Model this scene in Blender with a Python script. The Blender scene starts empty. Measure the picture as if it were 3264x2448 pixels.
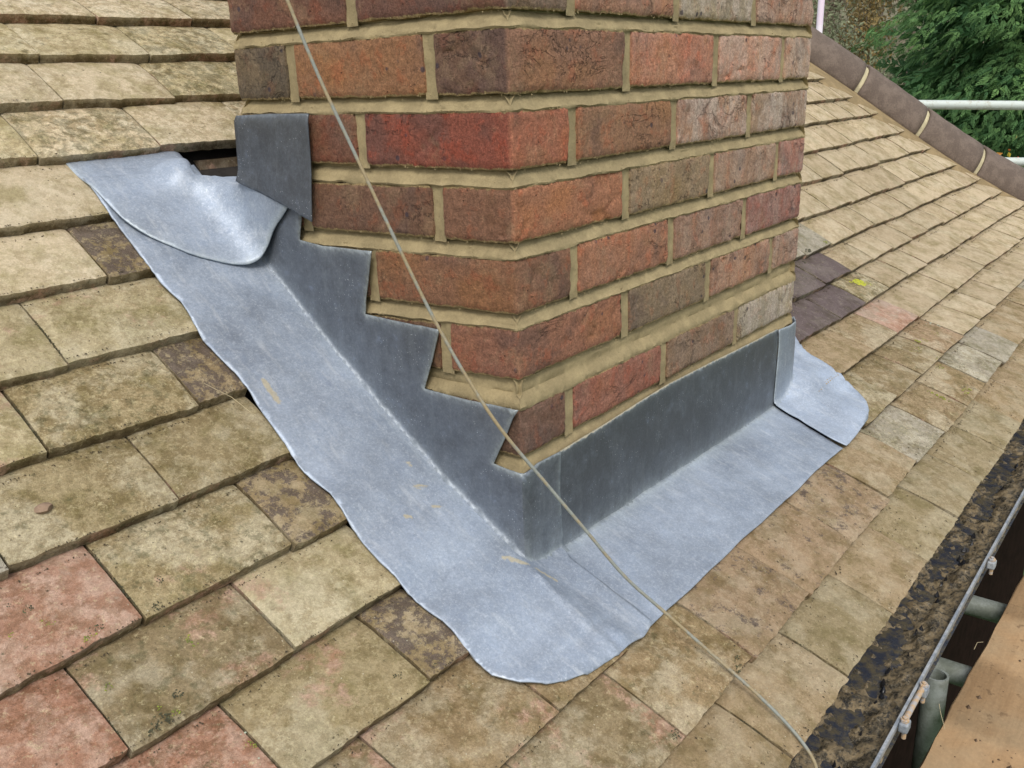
import bpy, math, random
import numpy as np
from mathutils import Matrix, Vector, geometry
random.seed(7); RNG=np.random.default_rng(11)
S=bpy.context.scene; COL=S.collection
# ------------------------------------------------------------------ camera
cam_d=bpy.data.cameras.new('camera'); cam=bpy.data.objects.new('camera',cam_d); COL.objects.link(cam); S.camera=cam
RX=Vector((0.61996217,-0.78393631,-0.03302676)); DN=Vector((-0.27096882,-0.17440887,-0.94665593)); FW=Vector((0.73635779,0.59584009,-0.3205492))
CAM=Vector((-.7203852,-.5721323,.2433948))
m=Matrix.Identity(4)
for i,v in enumerate((RX,-DN,-FW)):
    for j in range(3): m[j][i]=v[j]
m.translation=CAM; cam.matrix_world=m
cam_d.sensor_fit='HORIZONTAL'; cam_d.sensor_width=36; cam_d.lens=31.5328675; cam_d.clip_start=.02; cam_d.clip_end=400
# ------------------------------------------------------------------ light
W=bpy.data.worlds.new('World'); S.world=W; W.use_nodes=True
nt=W.node_tree; nt.nodes.clear()
out=nt.nodes.new('ShaderNodeOutputWorld'); bg=nt.nodes.new('ShaderNodeBackground'); sky=nt.nodes.new('ShaderNodeTexSky')
SUN=Vector((-.50,-.42,.76)).normalized()
sky.sky_type='NISHITA'; sky.sun_disc=False; sky.sun_elevation=math.asin(SUN.z); sky.sun_rotation=math.atan2(SUN.x,SUN.y)
sky.dust_density=4.0; sky.air_density=1.0
mx=nt.nodes.new('ShaderNodeMix'); mx.data_type='RGBA'; mx.inputs[0].default_value=.62
nt.links.new(sky.outputs[0],mx.inputs['A']); mx.inputs['B'].default_value=(9.0,9.3,9.6,1)   # overcast: cloud evens out the clear sky
nt.links.new(mx.outputs['Result'],bg.inputs[0]); bg.inputs[1].default_value=.088
nt.links.new(bg.outputs[0],out.inputs[0])
sd=bpy.data.lights.new('sun','SUN'); sd.energy=1.5; sd.angle=math.radians(20); sd.color=(1,.96,.9)
so=bpy.data.objects.new('sun',sd); COL.objects.link(so); so.rotation_mode='QUATERNION'; so.rotation_quaternion=SUN.to_track_quat('Z','Y')
S.view_settings.view_transform='Standard'; S.view_settings.look='None'; S.view_settings.gamma=1; S.view_settings.exposure=.60
S.render.engine='CYCLES'
# ------------------------------------------------------------------ helpers
def lin(r,g,b,k=1.0): return tuple(k*((c/255/12.92) if c/255<=.04045 else ((c/255+.055)/1.055)**2.4) for c in (r,g,b))
def vnoise(P,seed=0):
    P=np.asarray(P,float); I=np.floor(P).astype(np.int64); F=P-I; F=F*F*(3-2*F)
    def h(a,b,c):
        n=(a*374761393+b*668265263+c*2147483647+seed*1274126177)&0xffffffff
        n=((n^(n>>13))*1274126177)&0xffffffff; n=((n^(n>>16))*2246822519)&0xffffffff
        return ((n^(n>>15))&0xffff)/32767.5-1
    r=0
    for dx in (0,1):
        for dy in (0,1):
            for dz in (0,1):
                w=(F[...,0] if dx else 1-F[...,0])*(F[...,1] if dy else 1-F[...,1])*(F[...,2] if dz else 1-F[...,2])
                r=r+w*h(I[...,0]+dx,I[...,1]+dy,I[...,2]+dz)
    return r
def fbm(P,sc,seed=0,o=3):
    P=np.asarray(P,float)*sc; r=0;a=1
    for i in range(o): r=r+a*vnoise(P*(2**i)+i*17.3,seed+i); a*=.5
    return r
def sstep(a,b,x): t=np.clip((np.asarray(x,float)-a)/(b-a),0,1); return t*t*(3-2*t)
class MB:
    """collects geometry in millimetres"""
    def __init__(s): s.v=[];s.f=[];s.n=0;s.at={}
    def add(s,V,F,**at):
        V=np.asarray(V,float).reshape(-1,3)
        s.v.append(V); s.f+= [tuple(i+s.n for i in f) for f in F]
        for k,a in at.items():
            a=np.asarray(a,float)
            if a.ndim==1: a=np.tile(a,(len(V),1))
            s.at.setdefault(k,[]).append(a)
        s.n+=len(V)
    def grid(s,G,**at):
        n,m_=G.shape[:2]; F=[(i*m_+j,i*m_+j+1,(i+1)*m_+j+1,(i+1)*m_+j) for i in range(n-1) for j in range(m_-1)]
        s.add(G,F,**at)
    def box(s,a,b,**at):
        x0,y0,z0=a;x1,y1,z1=b
        V=[(x0,y0,z0),(x1,y0,z0),(x1,y1,z0),(x0,y1,z0),(x0,y0,z1),(x1,y0,z1),(x1,y1,z1),(x0,y1,z1)]
        s.add(V,[(0,3,2,1),(4,5,6,7),(0,1,5,4),(1,2,6,5),(2,3,7,6),(3,0,4,7)],**at)
    def tube(s,pts,r,seg=12,caps=True,**at):
        pts=np.asarray(pts,float); n=len(pts); rr=np.broadcast_to(r,(n,)); V=[]
        up=np.array([0,0,1.]) 
        for i in range(n):
            t=pts[min(i+1,n-1)]-pts[max(i-1,0)]; t/=np.linalg.norm(t)
            a=np.cross(t,up) 
            if np.linalg.norm(a)<.1: a=np.cross(t,[1,0,0])
            a/=np.linalg.norm(a); b=np.cross(t,a)
            for k in range(seg):
                an=2*math.pi*k/seg; V.append(pts[i]+rr[i]*(math.cos(an)*a+math.sin(an)*b))
        F=[(i*seg+k,i*seg+(k+1)%seg,(i+1)*seg+(k+1)%seg,(i+1)*seg+k) for i in range(n-1) for k in range(seg)]
        if caps: F+=[tuple(range(seg))[::-1],tuple((n-1)*seg+k for k in range(seg))]
        s.add(V,F,**at)
    def build(s,name,mat,parent=None,smooth=True,solid=0,origin=(0,0,0)):
        V=np.concatenate(s.v)*.001-np.asarray(origin); me=bpy.data.meshes.new(name)
        me.from_pydata(V.tolist(),[],s.f); me.update()
        for k,a in s.at.items():
            a=np.concatenate(a); at=me.attributes.new(k,'FLOAT_COLOR','POINT')
            if a.shape[1]==3: a=np.c_[a,np.ones(len(a))]
            at.data.foreach_set('color',a.astype(np.float32).ravel())
        me.materials.append(mat)
        if smooth:
            me.polygons.foreach_set('use_smooth',[True]*len(me.polygons))
            try: me.set_sharp_from_angle(angle=math.radians(48))
            except Exception: pass
        o=bpy.data.objects.new(name,me); COL.objects.link(o); o.location=origin
        if parent: o.parent=parent
        if solid:
            md=o.modifiers.new('thickness','SOLIDIFY'); md.thickness=solid*.001; md.offset=1
        return o
def thing(name,label=None,cat=None,group=None,kind=None):
    o=bpy.data.objects.new(name,None); COL.objects.link(o); o.empty_display_size=.1; tag(o,label,cat,group,kind); return o
def tag(o,label=None,cat=None,group=None,kind=None):
    for k,v in (('label',label),('category',cat),('group',group),('kind',kind)):
        if v: o[k]=v
    return o
# --- node helper
class NT:
    def __init__(s,name):
        s.m=bpy.data.materials.new(name); s.m.use_nodes=True; s.t=s.m.node_tree; s.t.nodes.clear()
        s.out=s.t.nodes.new('ShaderNodeOutputMaterial'); s.b=s.t.nodes.new('ShaderNodeBsdfPrincipled'); s.t.links.new(s.b.outputs[0],s.out.inputs[0])
        s.co=s.t.nodes.new('ShaderNodeTexCoord').outputs['Object']
    def put(s,inp,v):
        if v is None: return
        if hasattr(v,'is_output') or isinstance(v,bpy.types.NodeSocket): s.t.links.new(v,inp)
        else:
            if hasattr(inp.default_value,'__len__') and not hasattr(v,'__len__'): v=[v]*len(inp.default_value)
            if hasattr(v,'__len__') and len(inp.default_value)==4 and len(v)==3: v=(*v,1)
            inp.default_value=v
    def math(s,op,a,b=None,c=None,clamp=False):
        n=s.t.nodes.new('ShaderNodeMath'); n.operation=op; n.use_clamp=clamp
        s.put(n.inputs[0],a); s.put(n.inputs[1],b); s.put(n.inputs[2],c); return n.outputs[0]
    def noise(s,scale,det=3,rough=.55,co=None,dist=0):
        n=s.t.nodes.new('ShaderNodeTexNoise'); n.inputs['Scale'].default_value=scale; n.inputs['Detail'].default_value=det; n.inputs['Roughness'].default_value=rough; n.inputs['Distortion'].default_value=dist
        s.t.links.new(co or s.co,n.inputs['Vector']); return n.outputs['Fac']
    def vor(s,scale,co=None):
        n=s.t.nodes.new('ShaderNodeTexVoronoi'); n.inputs['Scale'].default_value=scale; s.t.links.new(co or s.co,n.inputs['Vector']); return n.outputs['Distance']
    def ramp(s,v,a,b,lo=0,hi=1):
        n=s.t.nodes.new('ShaderNodeMapRange'); n.interpolation_type='SMOOTHSTEP'
        for i,x in zip((0,1,2,3,4),(v,a,b,lo,hi)): s.put(n.inputs[i],x)
        return n.outputs[0]
    def mix(s,f,a,b,mode='MIX'):
        n=s.t.nodes.new('ShaderNodeMix'); n.data_type='RGBA'; n.blend_type=mode
        s.put(n.inputs[0],f); s.put(n.inputs['A'],a); s.put(n.inputs['B'],b); return n.outputs['Result']
    def attr(s,name):
        n=s.t.nodes.new('ShaderNodeAttribute'); n.attribute_name=name; sp=s.t.nodes.new('ShaderNodeSeparateColor'); s.t.links.new(n.outputs['Color'],sp.inputs[0])
        return n.outputs['Color'],sp.outputs[0],sp.outputs[1],sp.outputs[2],n.outputs['Alpha']
    def vec(s,op,a,b):
        n=s.t.nodes.new('ShaderNodeVectorMath'); n.operation=op; s.put(n.inputs[0],a); s.put(n.inputs[1],b); return n.outputs[0]
    def bump(s,h,st,dist,nrm=None):
        n=s.t.nodes.new('ShaderNodeBump'); s.put(n.inputs['Height'],h); n.inputs['Strength'].default_value=st; n.inputs['Distance'].default_value=dist
        if nrm: s.t.links.new(nrm,n.inputs['Normal'])
        return n.outputs[0]
    def done(s,col,rough=.9,metal=0,nrm=None,spec=None):
        s.put(s.b.inputs['Base Color'],col); s.put(s.b.inputs['Roughness'],rough); s.put(s.b.inputs['Metallic'],metal)
        if nrm: s.t.links.new(nrm,s.b.inputs['Normal'])
        if spec is not None: s.put(s.b.inputs['Specular IOR Level'],spec)
        return s.m
# ------------------------------------------------------------------ materials
def mat_tile():
    n=NT('weathered_clay_tile'); c,_,_,_,_=n.attr('tcol'); _,r,g,b,a=n.attr('tpar')
    cb=n.t.nodes.new('ShaderNodeCombineXYZ'); n.put(cb.inputs[0],n.math('MULTIPLY',b,7.3)); n.put(cb.inputs[1],n.math('MULTIPLY',b,3.1)); n.put(cb.inputs[2],n.math('MULTIPLY',b,11.7))
    co=n.vec('ADD',n.co,cb.outputs[0])
    big=n.noise(13,6,.62,co); mid=n.noise(45,5,.7,co); fine=n.noise(150,8,.84,co); grit=n.noise(900,2,.6,co)
    col=n.mix(n.ramp(n.noise(22,6,.72,co),.42,.66,0,.9),c,n.mix(1.0,c,(.60,.60,.46),'MULTIPLY'))        # olive growth
    col=n.mix(n.math('MULTIPLY',n.ramp(big,.47,.60),n.math('ADD',.10,n.math('MULTIPLY',r,.58),clamp=True)),col,n.mix(.62,c,(.63,.585,.46)))                     # pale worn bloom
    # red clay showing through
    k=n.math('ADD',n.math('MULTIPLY',n.noise(10,5,.6,n.vec('ADD',co,(3.3,1.1,5.5))),.55),n.math('ADD',n.math('MULTIPLY',mid,.3),n.math('MULTIPLY',fine,.15)))
    k=n.ramp(n.math('ADD',k,n.math('MULTIPLY',n.math('SUBTRACT',g,.5),.62)),.52,.60)
    col=n.mix(n.math('MULTIPLY',k,.8),col,n.mix(n.ramp(mid,.4,.62),(.33,.165,.105),(.47,.31,.24)))
    # dark engobe mottle
    d=n.ramp(n.math('ADD',n.math('ADD',n.math('MULTIPLY',mid,.5),n.math('MULTIPLY',fine,.5)),n.math('MULTIPLY',n.math('SUBTRACT',a,.5),.6)),.53,.58)
    col=n.mix(n.math('MULTIPLY',d,.85),col,n.mix(n.ramp(grit,.4,.6),(.075,.058,.052),(.12,.09,.08)))
    # lichen crust darker/greener spots
    l=n.ramp(n.math('ADD',n.math('MULTIPLY',n.noise(70,4,.7,n.vec('ADD',co,(9,2,4))),.7),n.math('MULTIPLY',r,.3)),.60,.68)
    col=n.mix(n.math('MULTIPLY',l,.5),col,(.10,.10,.05))
    sp=n.math('MULTIPLY',n.ramp(n.math('ADD',n.vor(95,co),n.math('MULTIPLY',n.math('SUBTRACT',fine,.5),.5)),.14,.05),n.ramp(n.noise(18,2,.5,co),.50,.58))
    col=n.mix(n.math('MULTIPLY',sp,.75),col,(.045,.035,.02))
    ws=n.math('MULTIPLY',n.ramp(n.vor(150,n.vec('ADD',co,(5,5,5))),.13,.07),n.ramp(n.noise(25,2,.5,co),.56,.6))
    col=n.mix(n.math('MULTIPLY',ws,.6),col,(.62,.60,.50))
    g2=n.noise(420,4,.8,n.vec('ADD',co,(7,7,2))); gr=n.math('ADD',.30,n.math('MULTIPLY',r,.70),clamp=True)
    crust=n.math('MULTIPLY',n.ramp(n.noise(75,8,.78,n.vec('ADD',co,(1,8,3))),.46,.54),n.ramp(n.noise(14,3,.6,n.vec('ADD',co,(6,1,3))),.35,.55,.25,1))
    col=n.mix(n.math('MULTIPLY',crust,n.math('MULTIPLY',gr,.78)),col,n.mix(1.0,col,(.52,.46,.35),'MULTIPLY'))
    col=n.mix(n.math('MULTIPLY',n.ramp(n.noise(120,7,.8,n.vec('ADD',co,(4,8,9))),.56,.62),n.math('MULTIPLY',gr,.45)),col,(.60,.53,.33))
    col=n.mix(gr,col,n.mix(1.0,col,n.mix(n.ramp(fine,.30,.70),(.72,.70,.66),(1.26,1.26,1.25)),'MULTIPLY')); col=n.mix(gr,col,n.mix(1.0,col,n.mix(n.ramp(g2,.33,.67),(.76,.75,.72),(1.22,1.22,1.20)),'MULTIPLY'))
    h=n.math('ADD',n.math('MULTIPLY',fine,.55),n.math('ADD',n.math('MULTIPLY',grit,.3),mid))
    return n.done(col,n.math('SUBTRACT',.96,n.math('MULTIPLY',big,.22)),0,n.bump(h,1.0,.0026),.3)
def mat_brick():
    n=NT('stock_brick'); c,_,_,_,_=n.attr('bcol'); _,ed,ef,sd_,a=n.attr('bpar')
    cb=n.t.nodes.new('ShaderNodeCombineXYZ'); n.put(cb.inputs[0],n.math('MULTIPLY',sd_,9.3)); n.put(cb.inputs[2],n.math('MULTIPLY',sd_,5.7))
    co=n.vec('ADD',n.co,cb.outputs[0])
    big=n.noise(11,3,.55,co); mid=n.noise(38,5,.65,co); fine=n.noise(190,7,.82,co); grit=n.noise(800,2,.6,co)
    col=n.mix(n.ramp(big,.50,.68,0,.55),c,n.mix(1.0,c,(1.18,1.08,.78),'MULTIPLY'))
    col=n.mix(n.ramp(big,.48,.34,0,.8),col,n.mix(.7,c,(.11,.072,.062)))
    col=n.mix(n.ramp(mid,.52,.64,0,.7),col,n.mix(1.0,c,(1.18,.86,.76),'MULTIPLY'))
    col=n.mix(n.ramp(n.noise(17,4,.7,n.vec('ADD',co,(2,7,4))),.52,.66,0,.30),col,(.30,.215,.13))   # mortar dust / sand bloom
    sv=n.vec('MULTIPLY',co,(1,1,.55))
    e=n.math('MULTIPLY',ef,n.ramp(n.noise(24,5,.72,sv),.38,.62))
    col=n.mix(n.math('MULTIPLY',e,.75),col,(.53,.45,.39))
    dk=n.math('MULTIPLY',n.ramp(n.vor(42,co),.16,.09),n.ramp(n.noise(20,1,.5,co),.46,.56)); col=n.mix(n.math('MULTIPLY',dk,.8),col,(.055,.045,.06))
    pit=n.ramp(n.vor(120,n.vec('ADD',co,(1,2,3))),.14,.06); pit=n.math('MULTIPLY',pit,n.ramp(mid,.5,.58)); col=n.mix(n.math('MULTIPLY',pit,.7),col,(.04,.03,.025))
    sm=n.ramp(n.math('ADD',ed,n.math('MULTIPLY',n.math('SUBTRACT',n.noise(160,4,.75),.5),1.5)),.55,.78)   # mortar smeared on the arrises
    col=n.mix(n.math('MULTIPLY',sm,.9),col,(.31,.235,.115))
    g2=n.noise(430,4,.8,n.vec('ADD',co,(7,7,2))); col=n.mix(1.0,col,n.mix(n.ramp(fine,.30,.70),(.66,.65,.65),(1.32,1.31,1.29)),'MULTIPLY'); col=n.mix(1.0,col,n.mix(n.ramp(g2,.33,.67),(.76,.75,.74),(1.24,1.24,1.22)),'MULTIPLY')
    ck=n.ramp(n.math('ABSOLUTE',n.math('SUBTRACT',n.noise(16,5,.62,n.vec('MULTIPLY',co,(1,1,1.6)),.6),.5)),.012,.002); ck=n.math('MULTIPLY',ck,n.ramp(n.noise(9,2,.5,co),.53,.60)); col=n.mix(n.math('MULTIPLY',ck,.3),col,(.05,.038,.03)); pit=n.math('ADD',pit,ck)
    h=n.math('ADD',n.math('ADD',n.math('MULTIPLY',fine,.8),n.math('MULTIPLY',mid,1.6)),n.math('SUBTRACT',n.math('MULTIPLY',grit,.35),n.math('MULTIPLY',pit,1.2)))
    return n.done(col,.92,0,n.bump(h,1.0,.0032),.25)
def mat_mortar(name='lime_mortar',base=(.30,.235,.125)):
    n=NT(name); mid=n.noise(30,4,.6); fine=n.noise(300,4,.75); g=n.noise(900,2,.6)
    col=n.mix(n.ramp(mid,.4,.65),base,tuple(x*1.28 for x in base)); col=n.mix(1.0,col,n.mix(fine,(.66,.66,.64),(1.28,1.28,1.28)),'MULTIPLY')
    col=n.mix(n.ramp(n.vor(170),.12,.05,0,.6),col,(.1,.075,.04))
    return n.done(col,.95,0,n.bump(n.math('ADD',n.math('ADD',fine,n.math('MULTIPLY',g,.5)),n.math('MULTIPLY',mid,1.5)),.7,.0012),.2)
def mat_lead():
    n=NT('sheet_lead'); _,p,mud,w,a=n.attr('lpar')
    big=n.noise(9,4,.6); mid=n.noise(48,5,.7); fine=n.noise(420,3,.7); st=n.noise(30,5,.7,n.vec('MULTIPLY',n.co,(3.5,3.5,.5))); st2=n.noise(20,7,.75,n.vec('MULTIPLY',n.co,(3.4,.8,.8))); gn=n.noise(230,6,.85)
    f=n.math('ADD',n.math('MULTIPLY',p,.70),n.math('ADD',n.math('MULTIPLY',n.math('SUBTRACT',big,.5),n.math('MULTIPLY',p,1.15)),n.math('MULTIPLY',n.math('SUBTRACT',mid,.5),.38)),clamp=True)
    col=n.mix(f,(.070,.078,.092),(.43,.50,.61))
    col=n.mix(n.ramp(n.noise(26,6,.75,n.vec('ADD',n.co,(3,1,2))),.46,.68,0,.22),col,n.mix(p,(.085,.10,.12),(.22,.29,.42)))
    col=n.mix(n.ramp(gn,.50,.66,0,.42),col,n.mix(p,(.13,.14,.16),(.62,.68,.76))); col=n.mix(n.ramp(gn,.48,.34,0,.38),col,n.mix(p,(.05,.055,.065),(.23,.28,.36)))
    col=n.mix(n.ramp(n.noise(85,6,.8),.54,.68,0,.22),col,n.mix(p,(.11,.12,.14),(.60,.65,.72)))
    col=n.mix(n.ramp(st,.52,.72,0,.28),col,n.mix(p,(.16,.18,.20),(.40,.45,.50))); col=n.mix(n.math('MULTIPLY',p,n.ramp(st2,.50,.72,0,.42)),col,(.60,.63,.66))
    col=n.mix(n.ramp(mid,.60,.72,0,.35),col,(.17,.21,.30))
    # white oxide spots
    ws=n.math('MULTIPLY',n.ramp(n.vor(260),.17,.07),n.ramp(n.noise(24,3,.6),.50,.60)); col=n.mix(n.math('MULTIPLY',ws,.75),col,(.60,.64,.68))
    col=n.mix(n.math('MULTIPLY',w,n.ramp(n.noise(60,4,.7),.30,.60,.25,.9)),col,(.50,.56,.56))
    col=n.mix(n.math('MULTIPLY',n.ramp(n.math('ADD',mud,n.math('MULTIPLY',n.math('SUBTRACT',n.noise(110,4,.8),.5),1.3)),.45,.75),.8),col,(.50,.44,.30))
    col=n.mix(1.0,col,n.mix(fine,(.70,.70,.70),(1.3,1.3,1.3)),'MULTIPLY')
    rg=n.math('ADD',n.math('ADD',.33,n.math('MULTIPLY',p,.09)),n.math('MULTIPLY',mid,.24))
    return n.done(col,rg,.36,n.bump(n.math('ADD',n.math('MULTIPLY',n.noise(26,3,.5),2.2),n.math('MULTIPLY',fine,.22)),.32,.0016),.5)
def mat_simple(name,c,rough=.8,metal=0,var=.3,sc=60,bs=.5,bd=.001,c2=None,co=None,spec=None):
    n=NT(name); m1=n.noise(sc,5,.65); f=n.noise(sc*8,3,.7)
    c2=c2 or tuple(x*.6 for x in c)
    col=n.mix(n.ramp(m1,.40,.64),c,c2); col=n.mix(1.0,col,n.mix(f,(1-var,)*3,(1+var,)*3),'MULTIPLY')
    return n.done(col,rough,metal,n.bump(n.math('ADD',m1,n.math('MULTIPLY',f,.5)),bs,bd),spec)
M_TILE=mat_tile(); M_BRICK=mat_brick(); M_MORT=mat_mortar('lime_mortar',(.285,.228,.128)); M_LEAD=mat_lead()
# ------------------------------------------------------------------ roof surface
P0=(-274.87,.523,.69229,-.48328)
def zf(y):
    y=np.asarray(y,float); yy=np.maximum(y,-100); return P0[0]+P0[1]*y+P0[2]*yy**2/1000+P0[3]*yy**3/1e6
YL=[1304,1224,1144,1064,984,904,824,744,666,587,506,435,359,283,204,124,41,-48,-142,-233,-317]
YR=[1202,1130,1058,987,916,845,775,705,635,558,487,410,333,256,181,111,37,-52,-142,-232,-317]
def saw(x,y):
    """height of the tile tops: each tile climbs from its tail to 14 mm under the next tail"""
    x,y=np.broadcast_arrays(np.asarray(x,float),np.asarray(y,float)); t=sstep(400,1400,x)
    z=zf(y)-7
    for k in range(len(YL)-1):
        hi=YL[k]*(1-t)+YR[k]*t; lo=YL[k+1]*(1-t)+YR[k+1]*t
        f=(y-lo)/(hi-lo); mk=(f>=0)&(f<1)
        z=np.where(mk,zf(lo)*(1-f)+(zf(hi)-16)*f,z)
    return z
def apz(x,y): c=-294-.024*np.asarray(x,float); return c+(y+4)*(c+351)/134
def zl(x,y):
    """height of the dressed lead"""
    x,y=np.broadcast_arrays(np.asarray(x,float),np.asarray(y,float))
    sw=(saw(x,y)*2+saw(x,y-8)*2+saw(x,y+8)*2+saw(x,y-16)+saw(x,y+16)+saw(x,y-25)*.5+saw(x,y+25)*.5)/9
    k=sstep(-25,-125,x)*.72+.10; k=np.where(x>600,.95,k); k=np.where(y<-100,np.maximum(k,.8),k)
    a=(zf(y)-5)*(1-k)+sw*k+3.5
    k=np.where(x>770,1.5,k); a=(zf(y)-5)*(1-k)+sw*k+3.5
    w0_=np.interp(y,[-125,-50],[-6,-24]); w1_=np.interp(y,[-125,-50],[34,22]); tt=np.clip((x-w0_)/(w1_-w0_),0,1); w=tt*tt*(3-2*tt)*sstep(30,-2,y)*(1-sstep(722,800,x))
    P=np.stack([x,y,0*x],-1)
    return a*(1-w)+apz(x,y)*w+fbm(P,.02,5,2)*1.6+vnoise(P*.055,14)*.55+vnoise(P*.11,15)*.22
PAL={'cream':(.53,.45,.29),'cream2':(.57,.48,.34),'olive':(.37,.30,.175),'olive2':(.31,.24,.14),'brown':(.35,.26,.15),'pink':(.50,.38,.31),'red':(.40,.235,.17),
     'sand':(.50,.405,.275),'sand2':(.45,.36,.24),'grey':(.38,.345,.28),'purple':(.125,.095,.095),'purpletan':(.36,.26,.165),'tan':(.375,.285,.175),'dark':(.34,.26,.15),'lichen':(.34,.275,.165)}
#  tile: (row, x joint start) -> kind, lichen, red, mottle
def tiles():
    B=MB()
    J={}
    for k in range(len(YL)):
        # phase of joints on the left and right of the stack (x of one joint)
        pl={6:40,7:70,8:-98+150,9:-29,10:-300,11:-212,12:-311,13:-212,14:-296,15:-226,16:-297,17:-212,18:-131,19:-42,20:205}.get(k,40 if k%2 else -40)
        pr={8:2486,9:2239,10:2324,11:2248,12:2128,13:1820,14:1474,15:1415,16:1308,17:1250,18:1121,19:1184,20:1011}.get(k,2486 if k%2==0 else 2404)
        J[k]=(pl,pr)
    special={(14,-296):('olive',.6,.30,0),(13,-212):('dark',.4,.2,.62),(15,-226):('dark',.3,.3,.58),(11,-212):('dark',.3,.2,.62),(17,-212):('dark',.3,.25,.60),
     (15,-391):('olive',.8,.42,0),(15,-556):('pink',.55,.66,.0),(16,-462):('olive2',.7,.52,0),(16,-297):('cream',.5,.42,0),(16,-627):('red',.6,.78,0),(17,-377):('olive',.5,.45,.1),(17,-542):('red',.7,.72,.15),
     (18,-131):('brown',.6,.45,.1),(18,-296):('brown',.6,.50,0),(18,-461):('olive2',.6,.55,0),(19,-42):('brown',.7,.38,0),(19,-207):('olive2',.6,.55,0),(19,123):('purpletan',.3,.36,.50),(19,288):('purpletan',.2,.38,.46),(19,453):('purpletan',.3,.30,.52),(19,618):('tan',.4,.2,.0),
     (14,-461):('olive',.7,.32,0),(13,-377):('olive',.8,.28,0),(13,-542):('cream',.5,.52,0),(12,-311):('cream',.5,.46,0),(12,-476):('cream',.4,.42,0),(11,-377):('cream2',.3,.3,0),(10,-300):('cream2',.2,.3,0)}
    for k in range(len(YL)):
        pl,pr=J[k]
        tl=[]
        x=pl-165*8
        while x<(700 if k<19 else 4200): tl.append((x,x+165,0)); x+=165
        x=pr-165*10
        while x<500: x+=165
        while x<4200: tl.append((x,x+165,1)); x+=165
        tl2=[]
        for (a,b,s_) in tl:
            if s_==0 and a<400 and b>400 and k<19: b=min(b,480)
            tl2.append((a,b,s_))
        for (a,b,s_) in tl2:
            a0=a
            yt=lambda x_: YL[k]*(1-sstep(400,1400,x_))+YR[k]*sstep(400,1400,x_)
            yc=float(yt((a+b)/2))
            if s_==0 and k not in (18,19,20) :
                if a>780 or a<-900: continue
            if s_==0 and a>640 and k<19: continue
            if s_==1 and k in (19,20): 
                continue
            if s_==1 and k<19 and b<760 : continue
            # hip cut
            hx=3148+(52-yc)*.954
            if a>hx-30: continue
            b=min(b,hx)
            if k<=5 and (a<-700): continue
            # stack and lead cuts
            if 9<k<=17:
                if a<783:
                    if s_==1: a=max(a,786 if yc<430 else a)
                    else:
                        if a>-150: continue
                        b=min(b,-147)
            if k==18:
                if s_==0: 
                    if a>30: continue
                    b=min(b,-6)
                elif a<786: a=786
            if b-a<22: continue
            far=sstep(200,1500,a)
            near=(a<1100)
            nu,ns=(26,18) if near else ((12,8) if a<2000 else (7,5))
            r=random.random()
            sp=special.get((k,int(a0)))
            if sp is None:
                for (kk,xx),v in special.items():
                    if kk==k and abs(xx-a0)<12: sp=v
            if sp is None:
                if k==16 and 1100<a0<1290: sp=('purple',.0,.30,.5)     # replaced dark tiles by the stack
                if k==16 and a0<=1100: sp=('purple',.0,.30,.5)
                if k==16 and 1290<a0<1400: sp=('lichen',.9,.45,.15)
                if k==15 and a0<1330: sp=('purple',.0,.30,.5)
                if k==15 and 1330<a0<1500: sp=('sand2',.4,.45,.1)
                if k==14 and a0<1400: sp=('grey',.2,.2,.45)
                if k==17 and a0<930: sp=('tan',.3,.40,.15)
                if k==17 and 930<a0<1150: sp=('tan',.6,.38,.22)
                if k==17 and 1150<a0<1300: sp=('pink',.3,.60,.1)
                if k==18 and a0<1450: sp=(random.choice(['lichen','olive2','purpletan']),.7,.42,.25)
                if k==19 and a0<1400: sp=(random.choice(['tan','grey','brown']),.7,.35,.2)
            if sp is None:
                if k==20: sp=(random.choice(['tan','tan','brown','lichen']),.3,.22,.0)
                elif s_==0 and k<=13: sp=(random.choice(['cream','cream','cream2','cream2']),random.uniform(.4,1.0),random.uniform(.2,.42),random.choice([0,0,.12]))
                elif k>=19 and a0>600: sp=(random.choice(['tan','tan','grey','brown','tan']),.35,random.uniform(.1,.35),random.choice([0,.1,.3]))
                elif s_==0: sp=(random.choice(['olive','brown','pink','red']),.7,.55,.1)
                else: sp=(random.choice(['sand','sand','sand','sand2','sand2'] if a>1400 or k<17 else ['tan','sand2','sand2']),random.uniform(0,.35),random.uniform(.05,.30),random.choice([0]*14+[.36]))
            pc=np.array(PAL[sp[0]])*(.90 if (k>=12 and a<2200 and sp[0]!='purple') else 1.)*(random.uniform(.92,1.08) if s_==0 and k<19 else random.uniform(.96,1.04))
            par=np.array([sp[1],sp[2],random.random(),sp[3]])
            gap=random.uniform(1.4,3.6)+(1.5 if a>1200 else 0)
            u=np.linspace(a+gap/2,b-gap/2,nu); L_=150.; sarr=np.linspace(0,1,ns)**1.0
            jt=random.uniform(-2.2,2.2) if k!=18 else 0; tw=random.uniform(-2.0,2.0); lift=random.uniform(.3,2.8); tl_=random.uniform(-1.5,1.5)
            if abs(a-(-300))<200 and k>9 and s_==0: lift*=.5; tl_*=.4
            U,Sg=np.meshgrid(u,sarr)
            uu=(U-(a+b)/2)/82.5
            ytl=yt(U); kk=max(k-1,0)
            yup=(YL[kk]*(1-sstep(400,1400,U))+YR[kk]*sstep(400,1400,U)) if k>0 else ytl+82
            run=(yup-ytl); Y=ytl+run*1.45*Sg
            near_w=1.0
            en=vnoise(np.stack([U*.05,0*U,0*U+k*9.7],-1),3)*.6+vnoise(np.stack([U*.5,0*U,0*U+k*2.3],-1),6)*.6+vnoise(np.stack([U*.2,0*U,0*U+k*3.3],-1),5)*.8
            Y=Y+(jt+tw*uu+en)*(1-Sg)**3
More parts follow.
